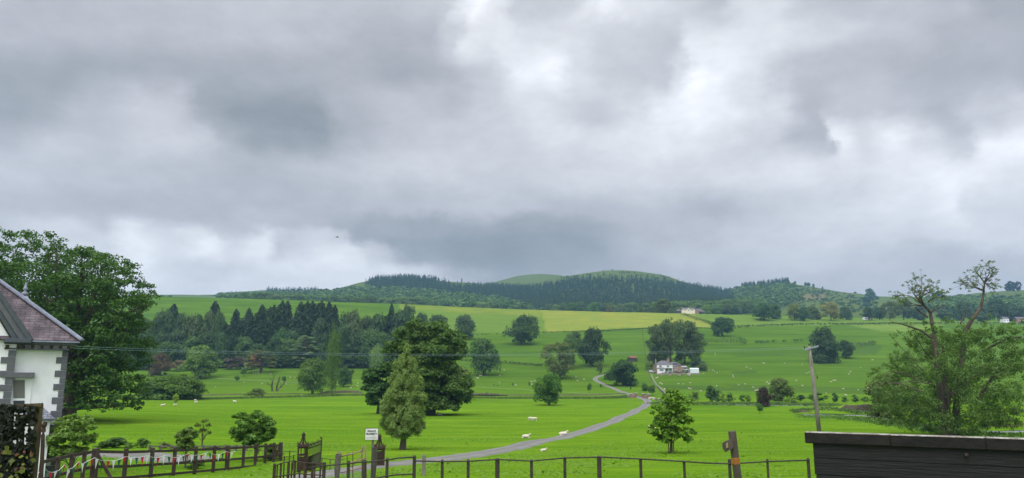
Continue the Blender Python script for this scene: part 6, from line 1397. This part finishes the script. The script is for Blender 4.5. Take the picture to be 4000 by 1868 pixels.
for x in (-1.2, 1.15):
    for y in (-.82, .72): mb = MB(); mb.tube([(x,y,.35),(x,y+.12,.35)], .33, 12); mb.build('wheel', DGW, pk)
mb = MB(); mb.box((.2,-.82,1.38), (1.0,.03,.45)); mb.build('side_window', GLASS, pk)
STRAW = simple('weathered_slats', (.20,.17,.12), (.34,.29,.21), 2, .9)
for px, py, nm in ((2580,1469,'leftmost'),(2592,1463,'second from left, near the wall'),(2616,1469,'third from left'),(2630,1463,'fourth from left, near the wall'),(2653,1470,'fifth from left'),(2669,1464,'sixth from left'),(2691,1471,'rightmost, with a white lid')):
    p = ground(px, py); t = thing('planter', f'slatted wooden planter below the farmhouse, {nm}', 'planter', p, .1, 'planters below the farmhouse')
    mb = MB()
    for k in range(4): mb.box((0,0,.15+k*.27), (1.5,1.5,.22))
    mb.build('slats', STRAW, t); mb = MB()
    for x in (-.72,.72):
        for y in (-.78,.78): mb.box((x,y,.6), (.12,.06,1.25))
    mb.build('corner_posts', STRAW, t)
    if 'white' in nm: mb = MB(); mb.box((0,0,1.35), (1.7,1.5,.35)); mb.build('lid', MW, t)
# cream farmhouse on the ridge
pC = on(2690, 880, 1222); YCm = 880; base_z = max(pC.z, CAMH+v_of(1226)*YCm); KC = YCm/F
cf = thing('farmhouse', 'cream farmhouse with central gable on the ridge below the forest', 'farmhouse', (pC.x, pC.y, base_z))
zt = lambda py: CAMH+v_of(py)*YCm-base_z
mb = MB(); mb.box((0, 4, zt(1209)/2-1), (50*KC, 8, zt(1209)+2)); mb.build('wall', CREAM, cf); mb = MB(); gable_or_hip(mb, -25*KC, 25*KC, 0, 8, zt(1209), zt(1201), .01, .01, .3); mb.build('roof', SLATEFAR, cf)
mb = MB(); w_ = 9*KC; mb.poly([(-w_,-.15,zt(1211)),(w_,-.15,zt(1211)),(0,-.15,zt(1204.5))], 3.5, (0,1,0)); mb.build('gable', CREAM, cf)
for x in (-14*KC, 0, 14*KC): far_window(cf, x, -.05 if x else -.2, zt(1213.5), 1.2, 1.1, 2)
chimney(cf, -22*KC, 4, zt(1201), 2.2, 1.0, BRICK, 1); chimney(cf, 8*KC, 4, zt(1200), 2.0, 1.0, BRICK, 1)
def ridge_building(label, px, w, ytop, ybase, wall, rz=0):
    q = on(px, YCm+6, 1222); bz = max(q.z, CAMH+v_of(ybase+2)*YCm); r = thing('outbuilding', label, 'outbuilding', (q.x, q.y, bz), rz, 'outbuildings of the cream farmhouse'); hh = CAMH+v_of(ytop)*YCm-bz
    mb = MB(); mb.box((0,3,hh*.3-.5), (w*KC,6,hh*.6+1)); mb.build('wall', wall, r); mb = MB(); gable_or_hip(mb, -w*KC/2, w*KC/2, 0, 6, hh*.6, hh, .01, .01, .2); mb.build('roof', SLATEFAR, r)
ridge_building('dark lean-to with a white end left of the cream farmhouse', 2654, 18, 1206, 1222, DGW); ridge_building('long dark outbuilding just right of the cream farmhouse', 2728, 30, 1204, 1222, BRICK); ridge_building('low dark shed at the right of the cream farmhouse yard', 2742, 22, 1211, 1222, DGW)
# trailer and houses at the right
p = ground(3388, 1252); tr2 = thing('caravan', 'white caravan parked by the upper right hedge', 'caravan', p)
mb = MB(); mb.poly([(-4.2,0,.5),(3.6,0,.5),(4.3,0,1.4),(3.8,0,3.6),(-3.8,0,3.6),(-4.3,0,1.6)], 2.4, (0,1,0)); mb.build('body', MW, tr2, bevel=.08); mb = MB(); mb.box((-1.5,-.04,2.4), (1.6,.06,.9)); mb.box((1.6,-.04,2.4), (1.6,.06,.9)); mb.build('window', GLASS, tr2)
mb = MB(); mb.tube([(0,-.1,.45),(0,.2,.45)], .45, 12); mb.build('wheel', DGW, tr2)
for px, w, lb in ((3932,22,'small white cottage among the trees near the right edge'), (3992,36,'pinkish cottage cut by the right edge of the view')):
    p = ground(px, 1262); r = thing('cottage', lb, 'cottage', p); k = p.y/F; mb = MB(); mb.box((0,3,2), (w*k,6,5)); mb.build('wall', MW if px < 3950 else BRICK, r); mb = MB(); gable_or_hip(mb, -w*k/2, w*k/2, 0, 6, 4.4, 6.6, .01, .01, .3); mb.build('roof', SLATEFAR, r)
    for x in (-w*k*.25, w*k*.25): far_window(r, x, 0, 2.6, 1.1, 1.1, 2)

# ------------------------------------------------------------------ sheep
def sheep_mesh(name, pose, wool=WOOL, face=FACE):
    bm = bmesh.new(); rs = random.Random(hash(pose) % 7+3)
    def ell(c, r, rot=0, ax='Y', sub=3):
        bmesh.ops.create_icosphere(bm, subdivisions=sub, radius=1, matrix=Matrix.Translation(c) @ Matrix.Rotation(rot, 4, ax) @ Matrix.Diagonal((*r, 1)))
    def leg(x, y, z0, z1, x2=None):
        m0 = Matrix.Translation(((x+(x2 or x))/2, y, (z0+z1)/2)); bmesh.ops.create_cone(bm, cap_ends=True, segments=8, radius1=.045, radius2=.075, depth=z1-z0, matrix=m0)
    if pose in ('stand', 'graze'):
        ell((0,0,.66), (.50,.27,.27)); ell((.26,0,.68), (.26,.24,.27)); ell((-.28,0,.66), (.28,.26,.27)); ell((-.55,0,.62), (.07,.06,.13))
        for x in (.30,-.34):
            for y in (-.13,.13): leg(x, y, 0, .5)
        if pose == 'stand':
            ell((.50,0,.86), (.15,.13,.22), .45); ell((.66,0,1.02), (.16,.09,.095), .5); ell((.60,-.12,1.05), (.035,.09,.03), .3, 'X'); ell((.60,.12,1.05), (.035,.09,.03), -.3, 'X'); hx, hz_ = .58, .93
        else:
            ell((.54,0,.52), (.13,.13,.24), -.6); ell((.70,0,.22), (.085,.085,.17), -.35); ell((.64,-.12,.33), (.035,.09,.03), .3, 'X'); ell((.64,.12,.33), (.035,.09,.03), -.3, 'X'); hx, hz_ = .60, .42
    else:
        ell((0,0,.30), (.55,.33,.29)); ell((.22,.02,.33), (.30,.28,.28)); ell((-.3,0,.28), (.30,.33,.27)); ell((.46,-.1,.08), (.22,.06,.07)); ell((.40,.16,.08), (.2,.06,.07)); ell((-.42,-.24,.08), (.2,.09,.08))
        ell((.46,0,.52), (.15,.14,.21), .4); ell((.62,-.03,.66), (.16,.09,.095), .45); ell((.56,-.14,.70), (.035,.09,.03), .3, 'X'); ell((.56,.12,.70), (.035,.09,.03), -.3, 'X'); hx, hz_ = .54, .58
    me = bpy.data.meshes.new(name); bm.to_mesh(me); bm.free(); o = bpy.data.objects.new('tmp', me); C.objects.link(o)
    md = o.modifiers.new('r', 'REMESH'); md.mode = 'VOXEL'; md.voxel_size = .035; sm = o.modifiers.new('s', 'SMOOTH'); sm.iterations = 3; sm.factor = .5
    bpy.context.view_layer.update(); out = bpy.data.meshes.new_from_object(o.evaluated_get(bpy.context.evaluated_depsgraph_get())); bpy.data.objects.remove(o); out.name = name
    out.materials.clear(); out.materials.append(wool); out.materials.append(face)
    for p in out.polygons:
        c = p.center; p.use_smooth = True
        isface = (c.x > hx+.02 and ((pose != 'graze' and c.z > hz_-.04) or (pose == 'graze' and c.z < hz_))) ; isleg = pose != 'lie' and c.z < .40 and c.x < .5
        p.material_index = 1 if (isface or isleg) else 0
    vs = np.zeros(len(out.vertices)*3); out.vertices.foreach_get('co', vs); vs = vs.reshape(-1, 3); nz = np.random.RandomState(2).normal(scale=.004, size=vs.shape); out.vertices.foreach_set('co', (vs+nz).astype(np.float32).ravel())
    return out
SHM = {p: sheep_mesh('sheep', p) for p in ('stand', 'graze', 'lie')}
BLM = sheep_mesh('sheep', 'stand', DARKWOOL, DARKWOOL); BFM = sheep_mesh('sheep', 'graze', WOOL, DARKWOOL)
rsx = random.Random(9)
def sheep(px, py, label, pose=None, s=1.0, rz=None, me=None, group=None):
    p = ground(px, py); pose = pose or rsx.choice(['graze','graze','lie','stand'])
    o = link('sheep', me or SHM[pose]); o.location = p-Vector((0,0,.02)); o.rotation_euler = (0,0,rsx.uniform(0, 6.28) if rz is None else rz); s2_ = s*.72 if s > 1.05 else s*.92; o.scale = (s2_, s2_, s2_*.9)
    tag(o, label, 'sheep', group)
for a in (
 (2055,1712,'large cream ewe lying at the left verge of the track','lie',1.15,-.4), (2200,1702,'white sheep lying on the right edge of the track with its head up','lie',1.0,.3), (2073,1645,'left one of two lambs standing nose to nose in mid meadow','graze',.9,.2),
 (2088,1646,'right one of two lambs standing nose to nose in mid meadow','graze',.9,3.0), (1718,1622,'sheep resting in the shade under the biggest central tree','lie',1.25,3.1), (2549,1679,'sheep lying left of the staked maple','lie',1.2,2.6),
 (636,1586,'plump white sheep lying left of the pale sapling','lie',1.3,.3), (684,1584,'white sheep lying at the foot of the pale sapling','lie',1.2,.1), (764,1566,'upper of two white sheep right of the dense bush clump','lie',1.1,3.0), (766,1574,'lower of two white sheep right of the dense bush clump','lie',1.1,.2),
 (917,1572,'cream sheep sitting alone in the left meadow','lie',1.5,2.8), (782,1508,'cream sheep with a black head grazing beyond the stream','graze',1.6,-.2), (2123,1764,'small sheep lying in the grass just behind the foreground fence','lie',.45,.3),
 (1174,1549,'sheep lying at the stream edge left of the tall narrow poplar','lie',1.3,.2), (1088,1528,'sheep standing behind the bare dead tree','stand',1.4,.3), (2597,1527,'pale sheep on the lane behind the staked maple','stand',1.6,1.5),
 (2579,1562,'large pale sheep just left of the staked maple crown','lie',1.5,.2), (2539,1559,'sheep lying right of the rightmost bridge pillar','lie',1.4,.2), (2553,1559,'second sheep lying right of the bridge pillars','lie',1.4,3.0)):
    sheep(a[0], a[1], a[2], a[3], a[4], a[5], me=BFM if 'black head' in a[2] else None)
for px, py, lb in ((1931,1507,'small black lamb, left of a pair beyond the stream'), (1944,1509,'small black lamb, right of a pair beyond the stream')): sheep(px, py, lb, 'stand', .75, me=BLM)
FL = {
 'beyond the stream left of the narrow poplar': [(842,1514),(952,1497),(1024,1502),(1118,1502),(1113,1492),(1133,1478),(1152,1478),(1057,1464)],
 'resting under the brown-green cedar': [(989,1460),(999,1460),(1008,1459)],
 'right of the short thick-trunked oak': [(1358,1510),(1370,1519),(1394,1511),(1398,1500)],
 'below the drooping oak right of the central tree': [(1862,1480),(1868,1480),(1875,1470),(1881,1470),(1893,1462),(1953,1470),(1969,1449)],
 'in mid field left of the olive-brown tree': [(1951,1498),(2003,1506),(2015,1507),(2077,1505),(2076,1492),(2089,1491)],
 'left of the track bend': [(2236,1477),(2256,1490),(2282,1486),(2250,1475)],
 'below the farmhouse planters': [(2570,1477),(2565,1480),(2579,1498),(2587,1503),(2650,1501),(2669,1503),(2697,1498),(2691,1520),(2698,1521),(2739,1530),(2748,1461)],
 'on the high slope above the farmhouse': [(2718,1315),(2545,1377),(2794,1383),(2794,1388)],
 'on the slope just right of the greenhouse': [(2770,1449),(2784,1447),(2791,1453),(2801,1458),(2863,1470),(2865,1475),(2917,1437),(2933,1443)],
 'on the wide slope left of the telegraph pole': [(2980,1421),(2986,1420),(3065,1421),(3134,1427),(3151,1460),(3161,1457),(3111,1490)],
 'in the lower field behind the streamside bushes': [(2800,1511),(2886,1507),(2911,1503),(2942,1516),(2951,1530),(2960,1527),(2996,1497),(3005,1502),(3134,1510),(3158,1558),(3227,1540)],
 'on the slope right of the telegraph pole': [(3246,1494),(3256,1488),(3264,1488),(3294,1522),(3316,1465),(3322,1455),(3353,1525),(3362,1438),(3391,1519),(3397,1548),(3304,1548),(3408,1408)],
}
for where, ptsl in FL.items():
    ptsl = sorted(ptsl)
    for i, (px, py) in enumerate(ptsl):
        nm = 'leftmost' if i == 0 else 'rightmost' if i == len(ptsl)-1 else f'{ORD[i]} from the left'
        sheep(px, py, f'white sheep {where}, {nm}', s=rsx.uniform(.8, 1.0), group='sheep '+where)

# rough grass standing in the meadows
def meadow_tufts(name, n, Ya, Yb, h, color, label, seed):
    rs = np.random.RandomState(seed); Y = 1/(rs.uniform(1/Yb, 1/Ya, n)); u = rs.uniform(-.74, .74, n); X = u*Y
    cl_ = np.sin(X*.9+np.sin(Y*.31)*2)+np.sin(Y*1.3+X*.17)+np.sin(X*.21-Y*.13+1)*1.2+rs.normal(scale=.9, size=n)
    keep = cl_ > .3
    pxk, pyk = vproj(X, Y, terrain(X, Y)); T = np.array([(p[0], p[1]) for p in TRK]); 
    d = np.full(n, 1e9)
    for t in T: d = np.minimum(d, np.hypot(X-t[0], Y-t[1]))
    keep &= d > 2.3; X, Y = X[keep], Y[keep]; m_ = len(X); hh = h*rs.uniform(.5, 1.3, m_)*(1+Y/160)
    P = np.stack([X, Y, terrain(X, Y)+hh*.32], 1); a = leaf_quads(rs, P, np.tile([0,-.5,1.6], (m_, 1)), hh*1.8, .7, rs.uniform(.25, .55, m_), droop=.0)
    return tag(link(name, np_mesh(name, a[0], a[1], a[2], mat=LEAF), color=color), label, 'grass', kind='stuff')
TRK = resample(trk, 1.0)
meadow_tufts('meadow_grass', 90000, 27, 220, .07, (0.080,0.145,0.009), 'tufts of longer grass over the near meadow', 3)
#meadow_tufts('meadow_weeds', 9000, 40, 330, .13, (0.060,0.120,0.014), 'darker tussocks dotted over the meadow', 4)
#MORE#
